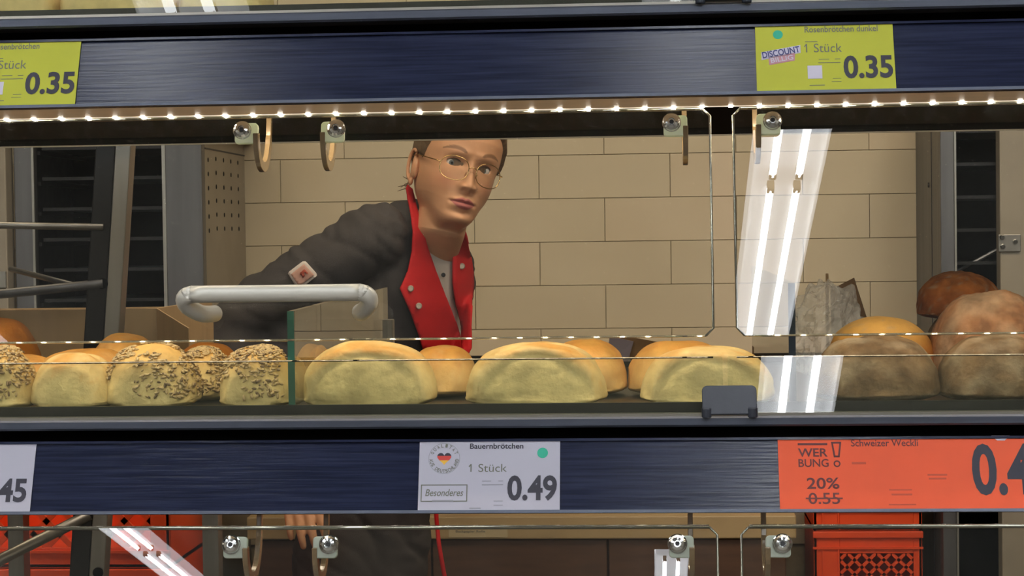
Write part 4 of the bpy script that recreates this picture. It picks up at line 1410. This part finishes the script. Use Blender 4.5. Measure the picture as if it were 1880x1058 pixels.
# ------------------------------------------------------------------ the worker leaning in the bakery
M_skin = mat('skin', attr='tint', rough=0.5, var=0.05, scale=30, spec=0.35, sss=0.08)
M_jacket = mat('charcoal_jacket_cloth', rgb(68, 63, 60), 0.85, var=0.18, scale=9, bump=0.25, bscale=500, spec=0.2)
M_redcloth = mat('red_lapel_cloth', rgb(196, 34, 34), 0.75, var=0.08, scale=14, bump=0.2, bscale=500, spec=0.25)
M_shirt = mat('pale_shirt_cloth', rgb(186, 176, 164), 0.8, var=0.05, scale=20)
M_trouser = mat('black_trousers', rgb(28, 27, 30), 0.85, var=0.1, scale=12)
M_shoe = mat('black_shoe', rgb(20, 20, 20), 0.5)
M_hair = mat('ash_brown_hair', rgb(104, 82, 58), 0.55, var=0.25, scale=60, stretch=(1, 6, 1), bump=0.4)
M_goldwire = mat('gold_wire', rgb(214, 180, 120), 0.22, 1.0)
M_lens = glass_mat('spectacle_lens', (0.98, 0.98, 0.97, 1), haze=0.004)
M_button = mat('black_button', rgb(30, 28, 30), 0.4)
M_snap = mat('metal_snap', rgb(206, 196, 176), 0.3, 0.9)
M_patch = mat('pink_white_patch', rgb(192, 146, 126), 0.7)
M_patchw = mat('white_patch_border', rgb(205, 192, 180), 0.7)
M_eye = mat('eye', attr='tint', rough=0.12, spec=0.6)

PX = 3.5
HC = at(837, 307, PX)
hy, hr = radians(25), radians(14)
hf = Vector((sin(hy), -cos(hy), 0))
hl0 = Vector((cos(hy), sin(hy), 0))
hlv = hl0 * cos(hr) - Vector((0, 0, 1)) * sin(hr)
hup = Vector((0, 0, 1)) * cos(hr) + hl0 * sin(hr)


def HW(x, y, z):
    """head-local millimetres (x: her left, y: forward, z: up; origin between the ears) to world"""
    return HC + hlv * (x / 1000) + hf * (y / 1000) + hup * (z / 1000)


def tab(rows):
    zs_ = np.array([r[0] for r in rows][::-1], float)
    vs_ = np.array([r[1] for r in rows][::-1], float)
    fine = np.linspace(zs_[0], zs_[-1], 600)
    val = np.interp(fine, zs_, vs_)
    kx = np.exp(-(np.arange(-14, 15) / 6.0) ** 2)
    kx /= kx.sum()
    pad = np.concatenate([np.full(14, val[0]), val, np.full(14, val[-1])])
    sm_ = np.convolve(pad, kx, 'valid')
    sm_[-10:] = val[-10:]
    return lambda z: float(np.interp(z, fine, sm_))


w_t = tab([(118, 5), (114, 22), (108, 36), (95, 54), (70, 70), (45, 75), (20, 74.5), (5, 73), (-10, 71), (-30, 69), (-50, 66), (-70, 62.5), (-85, 58), (-98, 53), (-106, 49), (-112, 46), (-118, 46), (-150, 46)])
df_t = tab([(118, 6), (114, 26), (108, 40), (95, 62), (70, 84), (45, 92), (20, 92), (5, 88), (-10, 86), (-30, 87), (-50, 89), (-70, 88), (-85, 86), (-98, 85), (-105, 80), (-110, 68), (-115, 50), (-120, 40), (-150, 36)])
db_t = tab([(118, 6), (114, 26), (108, 42), (95, 64), (70, 86), (45, 94), (20, 94), (5, 92), (-10, 89), (-30, 83), (-50, 76), (-70, 70), (-98, 64), (-118, 60), (-150, 60)])
nose_a = tab([(16, 0), (8, 2), (0, 4.5), (-10, 8.5), (-20, 12.5), (-30, 17), (-37, 20), (-42, 19.5), (-47, 14), (-51, 7), (-56, 0), (-70, 0)])


def g2(a, b):
    return exp(-a * a - b * b)


def face_dy(x, z):
    ax = abs(x)
    d = 0.0
    if -70 < z < 16:
        s = 6.8 + 5.2 * min(1, max(0, -z / 40))
        d += nose_a(z) * exp(-(x / s) ** 2)
    d += 7 * g2((ax - 12.5) / 5.0, (z + 41.5) / 5.5)
    d -= 3.2 * g2((ax - 6.5) / 3.2, (z + 48.5) / 2.8)
    d += 3.5 * exp(-((z - 17) / 8) ** 2 - ((ax - 24) / 22) ** 2)
    d -= 5.0 * g2((ax - 31) / 15, (z + 1) / 10)
    d -= 4 * g2((ax - 15) / 7, (z + 2) / 8)
    d += 4.5 * g2((ax - 43) / 18, (z + 33) / 18)
    d += 3 * g2(x / 28, (z + 70) / 20)
    bow = 1.2 * exp(-((ax - 6) / 5) ** 2) - 1.0 * exp(-(x / 3) ** 2)
    curve = 0.0022 * x * x
    d += 5.2 * exp(-((z + 65.3 - bow * 0.8 + curve) / 3.6) ** 2) * exp(-(x / 19) ** 2)
    d += 6.2 * exp(-((z + 76.2 - curve) / 5.4) ** 2) * exp(-(x / 16.5) ** 2)
    d -= 2.6 * exp(-((z + 70 - 0.0008 * x * x) / 1.7) ** 2) * exp(-(x / 22) ** 4)
    d -= 2.0 * g2((ax - 23) / 4, (z + 70.5) / 4)
    d -= 3.2 * g2(x / 20, (z + 88) / 5)
    d += 5.5 * g2(x / 17, (z + 101) / 9)
    return d


SK = np.array(rgb(205, 152, 112)[:3])
LIP = np.array(rgb(172, 98, 90)[:3])
BROW = np.array(rgb(112, 78, 54)[:3])
BLUSH = np.array(rgb(198, 132, 100)[:3])
LASH = np.array(rgb(66, 46, 38)[:3])
EC = (31.0, 63.5, -2.0)
ER = 12.2

neck_base = at(790, 500, 3.585)
rows = list(np.linspace(117.5, 24, 50)) + list(np.linspace(23, -112, 118)) + list(np.linspace(-113.5, -124, 8))
NC = 232
hv, hc_ = [], []
torso_yaw = radians(62)
lt = Vector((cos(torso_yaw), sin(torso_yaw), 0))
ftv = Vector((sin(torso_yaw), -cos(torso_yaw), 0))
for Z in rows:
    y0 = -10 * sm(-30, -110, Z) if Z < -30 else 0.0
    for i in range(NC):
        tt = -pi + 2 * pi * i / NC
        ph = tt - 0.45 * sin(tt)
        c, s_ = cos(ph), sin(ph)
        ex = 0.90 + 0.10 * (1 - sm(-75, -30, Z))
        adeg = abs(math.degrees(ph))
        Zq = Z - 26 * sm(22, 80, adeg) * (1 - sm(-82, -38, Z)) if Z < -38 else Z
        w_, df, db = w_t(max(Zq, -150)), df_t(max(Zq, -150)), db_t(Z)
        x = w_ * math.copysign(abs(s_) ** ex, s_)
        yy = y0 + ((df - y0) if c > 0 else (db + y0)) * math.copysign(abs(c) ** ex, c)
        col = SK.copy()
        if c > 0.05 and Z < 60:
            fade = sm(0.05, 0.35, c)
            yy += face_dy(x, Z) * fade
            ax = abs(x)
            dx, dz = ax - EC[0], Z - EC[2]
            rr = dx * dx + dz * dz
            if rr < ER * ER * 0.97:
                ey = EC[1] + sqrt(ER * ER - rr)
                env = max(0.0, 1 - (dx / 14.3) ** 2)
                zu, zl = 6.8 * env ** 0.8, -5.6 * env
                if zl < dz < zu:
                    yy = ey - 2.2
                else:
                    yy = max(yy, ey + 0.7)
                    if 0 <= dz - zu < 1.4 and ax < EC[0] + 13:
                        col = LASH
                    elif dz > zu:
                        col = SK * 0.94
            # brow
            if 13 < ax < 54:
                zb_ = 19.5 + 5.5 * (1 - ((ax - 36) / 20) ** 2)
                th = 4.0 * sm(13, 20, ax) * (1 - 0.65 * sm(38, 54, ax))
                f = 1 - sm(th * 0.55, th * 1.25, abs(Z - zb_)) if th > 0.1 else 0
                col = col * (1 - 0.8 * f) + BROW * 0.8 * f
            # lips
            curve = 0.0022 * x * x
            if ax < 25:
                bow = 1.2 * exp(-((ax - 6) / 5) ** 2) - 1.2 * exp(-(x / 3) ** 2)
                top = -70 + (9.0 + bow) * max(0, 1 - (ax / 24.5) ** 2)
                bot = -70 - 12.5 * max(0, 1 - (ax / 23.5) ** 2) ** 0.9
                if bot < Z < top:
                    f = min(sm(0, 1.5, Z - bot), sm(0, 1.5, top - Z))
                    col = col * (1 - f) + LIP * f
                    if abs(Z + 70) < 0.9:
                        col = LIP * 0.7
            f = g2((ax - 42) / 18, (Z + 36) / 16) * 0.6
            col = col * (1 - f) + BLUSH * f
        p = HW(x, yy, Z)
        hv.append(p)
        hc_.append((col[0], col[1], col[2], 1))
# neck down into the collar
last = hv[-NC:]
cen = sum(last, Vector()) / NC
for kk in range(1, 9):
    s_ = kk / 8
    for i in range(NC):
        off = last[i] - cen
        tgt = neck_base + Vector((off.x * 0.98, off.y * 0.98, off.z * 0.3))
        hv.append(last[i].lerp(tgt, s_))
        hc_.append((SK[0], SK[1], SK[2], 1))
hf_ = []
nr = len(hv) // NC
for j in range(nr - 1):
    for i in range(NC):
        a, b = j * NC + i, j * NC + (i + 1) % NC
        hf_.append((a, a + NC, b + NC, b))
hf_.append(tuple(range(NC)))
hf_.append(tuple((nr - 1) * NC + i for i in range(NC))[::-1])

# ears
eb = MB()
for s_ in (-1, 1):
    for (cx, cy, cz, rx, ry, rz) in ((74, -30, -16, 5, 13, 26), (66, -24, -20, 6, 12, 20)) if s_ > 0 else ((74, -14, -16, 5, 15, 28), (72, -6, -20, 6, 12, 20), (75, -13, -44, 4.5, 8, 9)):
        Af = (hlv * s_ * cos(0.42) - hf * sin(0.42)).normalized()
        Bf = (hf * cos(0.42) + hlv * s_ * sin(0.42)).normalized()
        eb.ellipsoid(HW(s_ * cx, cy, cz), (rx / 1000, ry / 1000, rz / 1000), (Af, Bf, hup), 18, 12)
    if s_ > 0:
        continue
    rim = []
    for i in range(15):
        a = radians(-20 + 230 * i / 14)
        rim.append(HW(s_ * (79 + 3 * sin(a)), -14 - 15 * cos(a + 0.2) * -1 * -1 if False else -12 - 16 * sin(a * 0.9 - 0.3), -14 + 28 * cos(a * 0.9 - 0.3)))
    eb.tube(rim, 0.0036, 8)


# limbs and hands
def bend(pts, rs, n=6):
    """Catmull-Rom through joints with their radii"""
    op, orr = [], []
    for i in range(len(pts) - 1):
        p0, p1, p2, p3 = pts[max(i - 1, 0)], pts[i], pts[i + 1], pts[min(i + 2, len(pts) - 1)]
        for j in range(n):
            t_ = j / n
            op.append(0.5 * (2 * p1 + (p2 - p0) * t_ + (2 * p0 - 5 * p1 + 4 * p2 - p3) * t_ ** 2 + (3 * p1 - p0 - 3 * p2 + p3) * t_ ** 3))
            orr.append(rs[i] + (rs[i + 1] - rs[i]) * t_)
    op.append(pts[-1])
    orr.append(rs[-1])
    return op, orr


def limb(mb, pts, rs, n=16, m=6):
    p, r = bend(pts, rs, m)
    mb.tube(p, r, n)
    mb.ellipsoid(p[0], (r[0],) * 3, None, 14, 8)
    mb.ellipsoid(p[-1], (r[-1],) * 3, None, 14, 8)


def hand(mb, wrist, down, across, out, curl, thumb_sign):
    """palm and five fingers; down: towards the fingertips, across: towards the little finger, out: back of the hand"""
    pc = wrist + down * 0.048
    mb.ellipsoid(pc, (0.040, 0.052, 0.0145), (across, down, out), 22, 14)
    mb.ellipsoid(wrist + down * 0.01, (0.030, 0.03, 0.02), (across, down, out), 16, 10)
    for k_, (off, ln, r0) in enumerate(((-0.0285, 0.066, 0.0080), (-0.0095, 0.075, 0.0083), (0.0095, 0.070, 0.0080), (0.0275, 0.055, 0.0070))):
        root = pc + across * off * 0.9 + down * (0.030 - abs(off) * 0.25)
        d1 = (down + across * off * 3.0 + out * -0.10 * curl).normalized()
        d2 = (down + across * off * 2.2 + out * -0.45 * curl).normalized()
        d3 = (down + across * off * 1.4 + out * -0.95 * curl).normalized()
        p1 = root + d1 * (0.016 + ln * 0.45)
        p2 = p1 + d2 * ln * 0.32
        p3 = p2 + d3 * ln * 0.23
        limb(mb, [root, p1, p2, p3], [r0 * 1.05, r0, r0 * 0.92, r0 * 0.78], 12, 4)
    root = wrist + down * 0.022 - across * 0.022 - out * 0.006
    p1 = root + (-across * 0.85 + down * 0.6 - out * 0.3).normalized() * 0.034
    p2 = p1 + (-across * 0.45 + down * 0.95 - out * 0.35).normalized() * 0.032
    p3 = p2 + (-across * 0.15 + down * 1.0 - out * 0.45).normalized() * 0.024
    limb(mb, [root, p1, p2, p3], [0.014, 0.0115, 0.0098, 0.0080], 12, 4)


def ring(P, a, b, n=36):
    return [P + lt * (a * cos(2 * pi * i / n)) + ftv * (b * sin(2 * pi * i / n)) for i in range(n)]


spine = [(at(660, 1090, 3.72), 0.155, 0.122), (at(664, 1000, 3.71), 0.160, 0.124), (at(676, 880, 3.69), 0.148, 0.112), (at(704, 760, 3.66), 0.145, 0.108), (at(736, 640, 3.63), 0.150, 0.102),
         (at(757, 550, 3.61), 0.155, 0.098), (at(768, 495, 3.60), 0.146, 0.088), (at(776, 462, 3.59), 0.115, 0.072), (at(780, 442, 3.585), 0.082, 0.060)]
R_SH, R_EL, R_WR = at(690, 432, 3.47), at(425, 612, 3.46), at(540, 842, 3.40)
L_SH, L_EL, L_WR = at(806, 474, 3.70), at(780, 720, 3.86), at(805, 872, 3.97)

body = MB()
body.loft([ring(P, a * 0.86, b * 0.86) for P, a, b in spine])
limb(body, [R_SH, R_EL, R_WR], [0.046, 0.038, 0.027])
limb(body, [L_SH, L_EL, L_WR], [0.044, 0.036, 0.027])
rd = (at(550, 905, 3.38) - R_WR).normalized()
ra = Vector((-1, 0, 0)) - rd * Vector((-1, 0, 0)).dot(rd)
ra.normalize()
hand(body, R_WR, rd, ra, ra.cross(rd) * (1 if ra.cross(rd).y < 0 else -1), 0.6, 1)
ld = Vector((0.35, 0.85, -0.30)).normalized()
la = Vector((1, -0.4, 0)) - ld * Vector((1, -0.4, 0)).dot(ld)
la.normalize()
lo_ = la.cross(ld)
hand(body, L_WR, ld, la, lo_ if lo_.z > 0 else -lo_, 0.35, 1)
hipc = at(664, 1060, 3.72)
hips, knees, ankles = [], [], []
for s_ in (-1, 1):
    hp = hipc + lt * 0.085 * s_ + Vector((0, 0, -0.06))
    an = Vector((hp.x - 0.02, hp.y + 0.02 * s_, 0.09))
    kn = hp.lerp(an, 0.52) + ftv * 0.03
    hips.append(hp)
    knees.append(kn)
    ankles.append(an)
    limb(body, [hp, kn, an], [0.078, 0.052, 0.036])
    limb(body, [an + Vector((0, 0, -0.03)), an + Vector((0, 0, -0.045)) + ftv * 0.06, an + Vector((0, 0, -0.055)) + ftv * 0.13], [0.036, 0.034, 0.025])


def remesh(mb, voxel, smooth_it, name):
    me = mb.mesh(name)
    ob = bpy.data.objects.new(name, me)
    COL.objects.link(ob)
    r = ob.modifiers.new('r', 'REMESH')
    r.mode = 'VOXEL'
    r.voxel_size = voxel
    sm_ = ob.modifiers.new('s', 'SMOOTH')
    sm_.factor = 0.5
    sm_.iterations = smooth_it
    dg = bpy.context.evaluated_depsgraph_get()
    out = bpy.data.meshes.new_from_object(ob.evaluated_get(dg))
    bpy.data.objects.remove(ob)
    bpy.data.meshes.remove(me)
    return out


bme = remesh(body, 0.0032, 4, 'body')
bv = [tuple(v.co) for v in bme.vertices]
bf = [tuple(p.vertices) for p in bme.polygons]
eme = remesh(eb, 0.0016, 3, 'ear')
ev = [tuple(v.co) for v in eme.vertices]
ef = [tuple(p.vertices) for p in eme.polygons]
EARC = SK * 0.97 * 0.85 + BLUSH * 0.15
allv = [tuple(p) for p in hv]
allf = list(hf_)
allc = list(hc_)
for vs_, fs_, cc in ((bv, bf, SK), (ev, ef, EARC)):
    n0 = len(allv)
    allv += vs_
    allf += [tuple(i + n0 for i in f) for f in fs_]
    allc += [(cc[0], cc[1], cc[2], 1)] * len(vs_)
bpy.data.meshes.remove(bme)
bpy.data.meshes.remove(eme)

person = thing('person', (hipc.x, hipc.y, 0), 'person in a charcoal jacket with red lapels and gold glasses leaning forward', 'person')
bo = link('body', vcol_mesh('body', allv, allf, allc, M_skin), None, person)

# eyes looking into the camera
for s_ in (-1, 1):
    c = HW(s_ * EC[0], EC[1], EC[2])
    gz = (Vector((0, 0, ZC)) - c).normalized()
    gz = (gz * 0.8 + hf * 0.2).normalized()
    e1 = gz.orthogonal().normalized()
    e2 = gz.cross(e1)
    vs_, cs_, fs_ = [], [], []
    for j in range(25):
        tt = pi * j / 24
        for i in range(28):
            p = c + (gz * cos(tt) + (e1 * cos(2 * pi * i / 28) + e2 * sin(2 * pi * i / 28)) * sin(tt)) * (ER / 1000)
            vs_.append(tuple(p))
            dd = tt * ER
            cc = (0.012, 0.010, 0.010) if dd < 2.6 else (rgb(92, 98, 96)[:3] if dd < 5.6 else ((0.05, 0.05, 0.05) if dd < 6.2 else rgb(214, 204, 194)[:3]))
            cs_.append(tuple(cc) + (1,))
    for j in range(24):
        for i in range(28):
            a, b = j * 28 + i, j * 28 + (i + 1) % 28
            fs_.append((a, a + 28, b + 28, b))
    link('eye', vcol_mesh('eye', vs_, fs_, cs_, M_eye), None, person)

# hair drawn back into a knot
hairv, hairf = [], []
HR = list(np.linspace(118, -62, 70))
for Z in HR:
    db = db_t(Z)
    for i in range(120):
        ph = -pi + 2 * pi * i / 120
        c, s_ = cos(ph), sin(ph)
        a = abs(math.degrees(ph))
        Zq = Z - 26 * sm(22, 80, a) * (1 - sm(-82, -38, Z)) if Z < -38 else Z
        w_, df = w_t(Zq), df_t(Zq)
        x = w_ * math.copysign(abs(s_) ** 0.9, s_)
        yy = (df if c > 0 else db) * math.copysign(abs(c) ** 0.9, c)
        line = float(np.interp(a, [0, 30, 50, 62, 72, 80, 92, 105, 140, 180], [64, 62, 52, 34, 14, -6, 6, -8, -45, -52]))
        m_ = sm(-2, 14, Z - line + 3 * noise.noise(Vector((ph * 9, Z * 0.05, 1))))
        o_ = -5 + 13 * m_ + 1.2 * noise.noise(Vector((ph * 22, Z * 0.02, 4))) * m_
        k_ = 1 + o_ / sqrt(x * x + yy * yy + 400)
        hairv.append(tuple(HW(x * k_, yy * k_, Z + o_ * 0.6 * sm(60, 118, Z))))
for j in range(len(HR) - 1):
    for i in range(120):
        a, b = j * 120 + i, j * 120 + (i + 1) % 120
        hairf.append((a, a + 120, b + 120, b))
hairf.append(tuple(range(120)))
hm = MB()
hm.add(hairv, hairf)
hm.ellipsoid(HW(0, -118, 30), (0.040, 0.034, 0.040), (hlv, hf, hup), 20, 14)
for (x, y, z, dx, dy, dz) in ((-70, -30, -46, -14, -6, -12), (-66, -44, -50, -18, -10, -6), (-60, -50, -54, -22, -8, -10), (-68, -36, -40, -12, -14, 4), (-72, -20, -40, -8, -4, -18)):
    p0 = HW(x, y, z)
    hm.tube([p0, HW(x + dx * 0.5, y + dy * 0.5, z + dz * 0.3), HW(x + dx, y + dy, z + dz)], [0.0012, 0.001, 0.0004], 5)
hm.build('hair', M_hair, person, smooth=True)

# gold wire glasses
gl = MB()
LENS = []
for s_ in (-1, 1):
    pts = []
    for i in range(33):
        a = 2 * pi * i / 32
        ca, sa = cos(a), sin(a)
        r_ = 1.0
        lx, lz = s_ * 33 + 25.5 * math.copysign(abs(ca) ** 0.85, ca), -13 + 21.5 * math.copysign(abs(sa) ** 0.85, sa)
        pts.append(HW(lx, 99 - 0.0042 * lx * lx, lz))
    gl.tube(pts, 0.00085, 8, cap=False)
    LENS.append(pts[:-1])
    x1 = s_ * 58.5
    gl.tube([HW(x1, 99 - 0.0042 * 58 * 58, -8), HW(s_ * 63, 82, -6), HW(s_ * 71, 60, -3), HW(s_ * 78, 10, 4), HW(s_ * 80, -12, 3)], 0.0010, 8)
    gl.tube([HW(s_ * 11, 97, -16), HW(s_ * 10, 93, -19), HW(s_ * 10.5, 90, -22)], 0.0007, 6)
gl.tube([HW(-8.5, 98.4, -9), HW(-4, 101, -6.5), HW(0, 102, -5.8), HW(4, 101, -6.5), HW(8.5, 98.4, -9)], 0.0009, 8)
go = gl.build('glasses', M_goldwire, person, smooth=True)
for pts in LENS:
    c = sum(pts, Vector()) / len(pts)
    b = MB()
    n = len(pts)
    b.add([p for p in pts] + [p - hf * 0.0012 for p in pts], [tuple(range(n)), tuple(range(2 * n - 1, n - 1, -1))] + [(i, n + i, n + (i + 1) % n, (i + 1) % n) for i in range(n)])
    b.build('lens', M_lens, go)

# jacket: torso and sleeves in one cloth surface with folds
jk = MB()
jk.loft([ring(P, a * 1.0, b * 1.0, 40) for P, a, b in spine])
limb(jk, [R_SH, R_SH.lerp(R_EL, 0.5) + Vector((0, 0, 0.012)), R_EL, R_EL.lerp(R_WR, 0.55), R_WR + (R_EL - R_WR).normalized() * 0.0], [0.066, 0.060, 0.054, 0.050, 0.043], 22)
limb(jk, [L_SH, L_EL, L_EL.lerp(L_WR, 0.9)], [0.050, 0.050, 0.042], 22)
jk.ellipsoid(at(736, 434, 3.55), (0.085, 0.075, 0.070), None, 24, 16)
jk.ellipsoid(at(668, 470, 3.54), (0.075, 0.085, 0.075), None, 24, 16)
jk.ellipsoid(at(700, 560, 3.56), (0.085, 0.090, 0.14), None, 24, 16)
jk.ellipsoid(at(600, 625, 3.58), (0.135, 0.085, 0.12), None, 28, 18)
jk.ellipsoid(at(540, 630, 3.52), (0.115, 0.075, 0.085), None, 28, 18)
jk.ellipsoid(at(620, 780, 3.62), (0.11, 0.09, 0.18), None, 28, 18)
# standing collar at the nape
jk.tube([at(757, 405, 3.60), at(760, 360, 3.60)], [0.030, 0.012], 14)
jme = remesh(jk, 0.006, 8, 'jacket')
arm_ax = (R_EL - R_SH).normalized()
nrm_ = np.empty(len(jme.vertices) * 3, np.float32)
cos_ = np.empty(len(jme.vertices) * 3, np.float32)
jme.vertices.foreach_get('normal', nrm_)
jme.vertices.foreach_get('co', cos_)
nrm_, cos_ = nrm_.reshape(-1, 3), cos_.reshape(-1, 3)
for i in range(len(cos_)):
    p = Vector(cos_[i])
    along = (p - R_SH).dot(arm_ax)
    f = noise.noise(Vector((along * 26, p.z * 9, p.y * 9))) * 0.5 + noise.noise(Vector((p.x * 7 + p.z * 10, p.y * 8, p.z * 5 - p.x * 9))) * 0.6
    fold = abs(noise.noise(Vector(((p.x + p.z * 0.7) * 13, p.y * 5, (p.z - p.x * 0.7) * 4.5))))
    fold2 = abs(noise.noise(Vector(((p.x * 0.6 + p.z) * 22 + 5, p.y * 6, (p.z * 0.6 - p.x) * 7))))
    cos_[i] += nrm_[i] * (0.008 * f - 0.022 * (0.30 - min(0.30, fold)) - 0.012 * (0.25 - min(0.25, fold2)))
jme.vertices.foreach_set('co', cos_.ravel())
jme.update()
jo = link('jacket', jme, M_jacket, person, smooth=True)
bvh = BVHTree.FromPolygons([v.co.copy() for v in jme.vertices], [tuple(p.vertices) for p in jme.polygons])
CAMP = Vector((0, 0, ZC))


def surf(u, v, off, Yg=3.5):
    d = (at(u, v, 1.0) - CAMP).normalized()
    h = bvh.ray_cast(CAMP + d * 2.5, d, 2.0)
    if h[0] is None:
        g = CAMP + d * (Yg / d.y)
        n_ = bvh.find_nearest(g)
        t_ = (n_[0] - CAMP).dot(d)
        return CAMP + d * (t_ - off)
    return h[0] - d * off


def cloth(name, poly, off, m, th=0.003, step=7, curl=None, parent=None):
    """a piece of cloth cut to an outline and laid on the jacket front"""
    bm = bmesh.new()
    bm.faces.new([bm.verts.new((u, v, 0)) for u, v in poly])
    us, vs_ = [p[0] for p in poly], [p[1] for p in poly]
    for a, b, ax in ((min(us), max(us), 0), (min(vs_), max(vs_), 1)):
        c = a + step
        while c < b:
            co, no = (Vector((c, 0, 0)), Vector((1, 0, 0))) if ax == 0 else (Vector((0, c, 0)), Vector((0, 1, 0)))
            bmesh.ops.bisect_plane(bm, geom=bm.verts[:] + bm.edges[:] + bm.faces[:], plane_co=co, plane_no=no)
            c += step
    for vt in bm.verts:
        u, v = vt.co.x, vt.co.y
        o_ = off + (curl(u, v) if curl else 0.0)
        vt.co = surf(u, v, o_)
    # relax so the cloth hangs smoothly instead of copying every fold
    for _ in range(10):
        bmesh.ops.smooth_vert(bm, verts=[v for v in bm.verts if not v.is_boundary], factor=0.5, use_axis_x=True, use_axis_y=True, use_axis_z=True)
        bv_ = [v for v in bm.verts if v.is_boundary]
        new = {}
        for v in bv_:
            nb = [e.other_vert(v) for e in v.link_edges if e.is_boundary]
            if len(nb) == 2:
                new[v] = v.co.y * 0.5 + (nb[0].co.y + nb[1].co.y) * 0.25
        for v, y_ in new.items():
            d = v.co - CAMP
            v.co = CAMP + d * (y_ / v.co.y)
    bmesh.ops.recalc_face_normals(bm, faces=bm.faces[:])
    me = bpy.data.meshes.new(name)
    bm.to_mesh(me)
    bm.free()
    o = link(name, me, m, parent or person, smooth=True)
    sd = o.modifiers.new('thick', 'SOLIDIFY')
    sd.thickness = th
    sd.offset = 0
    return o


cloth('shirt', [(772, 408), (790, 438), (812, 447), (838, 432), (842, 455), (834, 500), (832, 548), (846, 600), (850, 636), (838, 640), (808, 560), (786, 490), (770, 440)], 0.010, M_shirt, 0.002)
lap = cloth('lapel', [(748, 338), (756, 346), (764, 378), (772, 404), (777, 424), (786, 458), (800, 498), (818, 545), (836, 590), (850, 630), (856, 652), (780, 652), (768, 612), (752, 570), (734, 530),
                      (748, 500), (756, 462), (758, 425), (752, 380), (745, 345)], 0.022, M_redcloth, 0.004)
lap2 = cloth('lapel', [(838, 424), (852, 414), (858, 440), (864, 470), (868, 500), (869, 522), (866, 560), (864, 600), (866, 640), (858, 655), (848, 640), (848, 600), (838, 562), (832, 520), (832, 470)], 0.026, M_redcloth, 0.004)

cbp = []
for i in range(33):
    a = 2 * pi * i / 32
    q = neck_base + (hf * cos(a) * 0.050 + hl0 * sin(a) * 0.050)
    cbp.append(q + Vector((0.012, 0, 0.046 + 0.016 * (1 - cos(a)) * 0.5)))
MB().loft([[p + Vector(((p - neck_base).x * e_, (p - neck_base).y * e_, h_)) for p in cbp[:-1]] for e_, h_ in ((0.02, -0.02), (0.0, 0.0), (-0.02, 0.014), (-0.06, 0.014), (-0.06, -0.02))], cap=False).build('shirt_collar', M_shirt, person, smooth=True)
for (u, v, o_) in ((826, 441, 0.034), (809, 467, 0.0175), (814, 505, 0.024)):
    p = surf(u, v, o_)
    MB().lathe([(0, 0), (0.0042, 0), (0.0042, 0.001), (0.003, 0.0016), (0, 0.0014)], p, CAMP - p, 14).build('shirt_button', M_button, person)
for (u, v, o_) in ((754, 530, 0.027), (769, 562, 0.027), (848, 489, 0.032)):
    p = surf(u, v, o_)
    MB().lathe([(0, 0), (0.0058, 0), (0.0060, 0.001), (0.0046, 0.0022), (0.0030, 0.0022), (0.0026, 0.0008), (0, 0.0008)], p, CAMP - p, 16).build('snap_button', M_snap, person)


# sleeve patch
def patch_poly(cx, cy, pts):
    return [(cx + x, cy + y) for x, y in pts]


cloth('sleeve_patch', [(529, 503), (531, 499), (556, 480), (561, 480), (564, 483), (581, 502), (582, 506), (579, 509), (560, 524), (548, 526), (543, 525)], 0.010, M_patchw, 0.002, 5)
cloth('sleeve_patch_field', [(534, 504), (558, 485), (577, 505), (553, 523), (547, 523)], 0.013, M_patch, 0.0015, 5)
cloth('sleeve_patch_mark', [(551, 501), (559, 494), (566, 502), (563, 503), (559, 500), (558, 504), (560, 507), (556, 510), (554, 506), (551, 505)], 0.0148, mat('brick_red_mark', rgb(168, 74, 52), 0.7), 0.001, 4)

# red apron edge at the hip, trousers and shoes
tp = [surf(u, v, 0.004) for u, v in ((800, 900), (801, 945), (803, 970), (806, 1000), (811, 1030), (817, 1062), (824, 1090))]
MB().tube(bend(tp, [0.004] * 7, 4)[0], 0.0042, 8).build('apron_piping', M_redcloth, person, smooth=True)
tr = MB()
tr.loft([ring(at(664, 1075, 3.72), 0.158, 0.120), ring(at(664, 1110, 3.72), 0.160, 0.122), ring(hipc + Vector((0, 0, -0.12)), 0.155, 0.11)])
for s_ in (0, 1):
    limb(tr, [hips[s_], knees[s_], ankles[s_]], [0.092, 0.068, 0.056], 20)
link('trousers', remesh(tr, 0.008, 6, 'trousers'), M_trouser, person, smooth=True)
for s_ in (0, 1):
    an = ankles[s_]
    sh = MB()
    fl_ = Vector((an.x, an.y, 0))
    rg = []
    for t_, hw, hh in ((-0.055, 0.020, 0.05), (-0.04, 0.036, 0.085), (0.0, 0.041, 0.09), (0.05, 0.044, 0.075), (0.11, 0.046, 0.055), (0.16, 0.038, 0.042), (0.19, 0.016, 0.03)):
        c = fl_ + ftv * t_
        rg.append([c + lt * (hw * cos(a_)) + Vector((0, 0, max(0.0, hh * 0.5 + hh * 0.5 * sin(a_) * 1.2))) for a_ in [2 * pi * i / 18 for i in range(18)]])
    sh.loft(rg)
    sh.build('shoe', M_shoe, person, smooth=True)
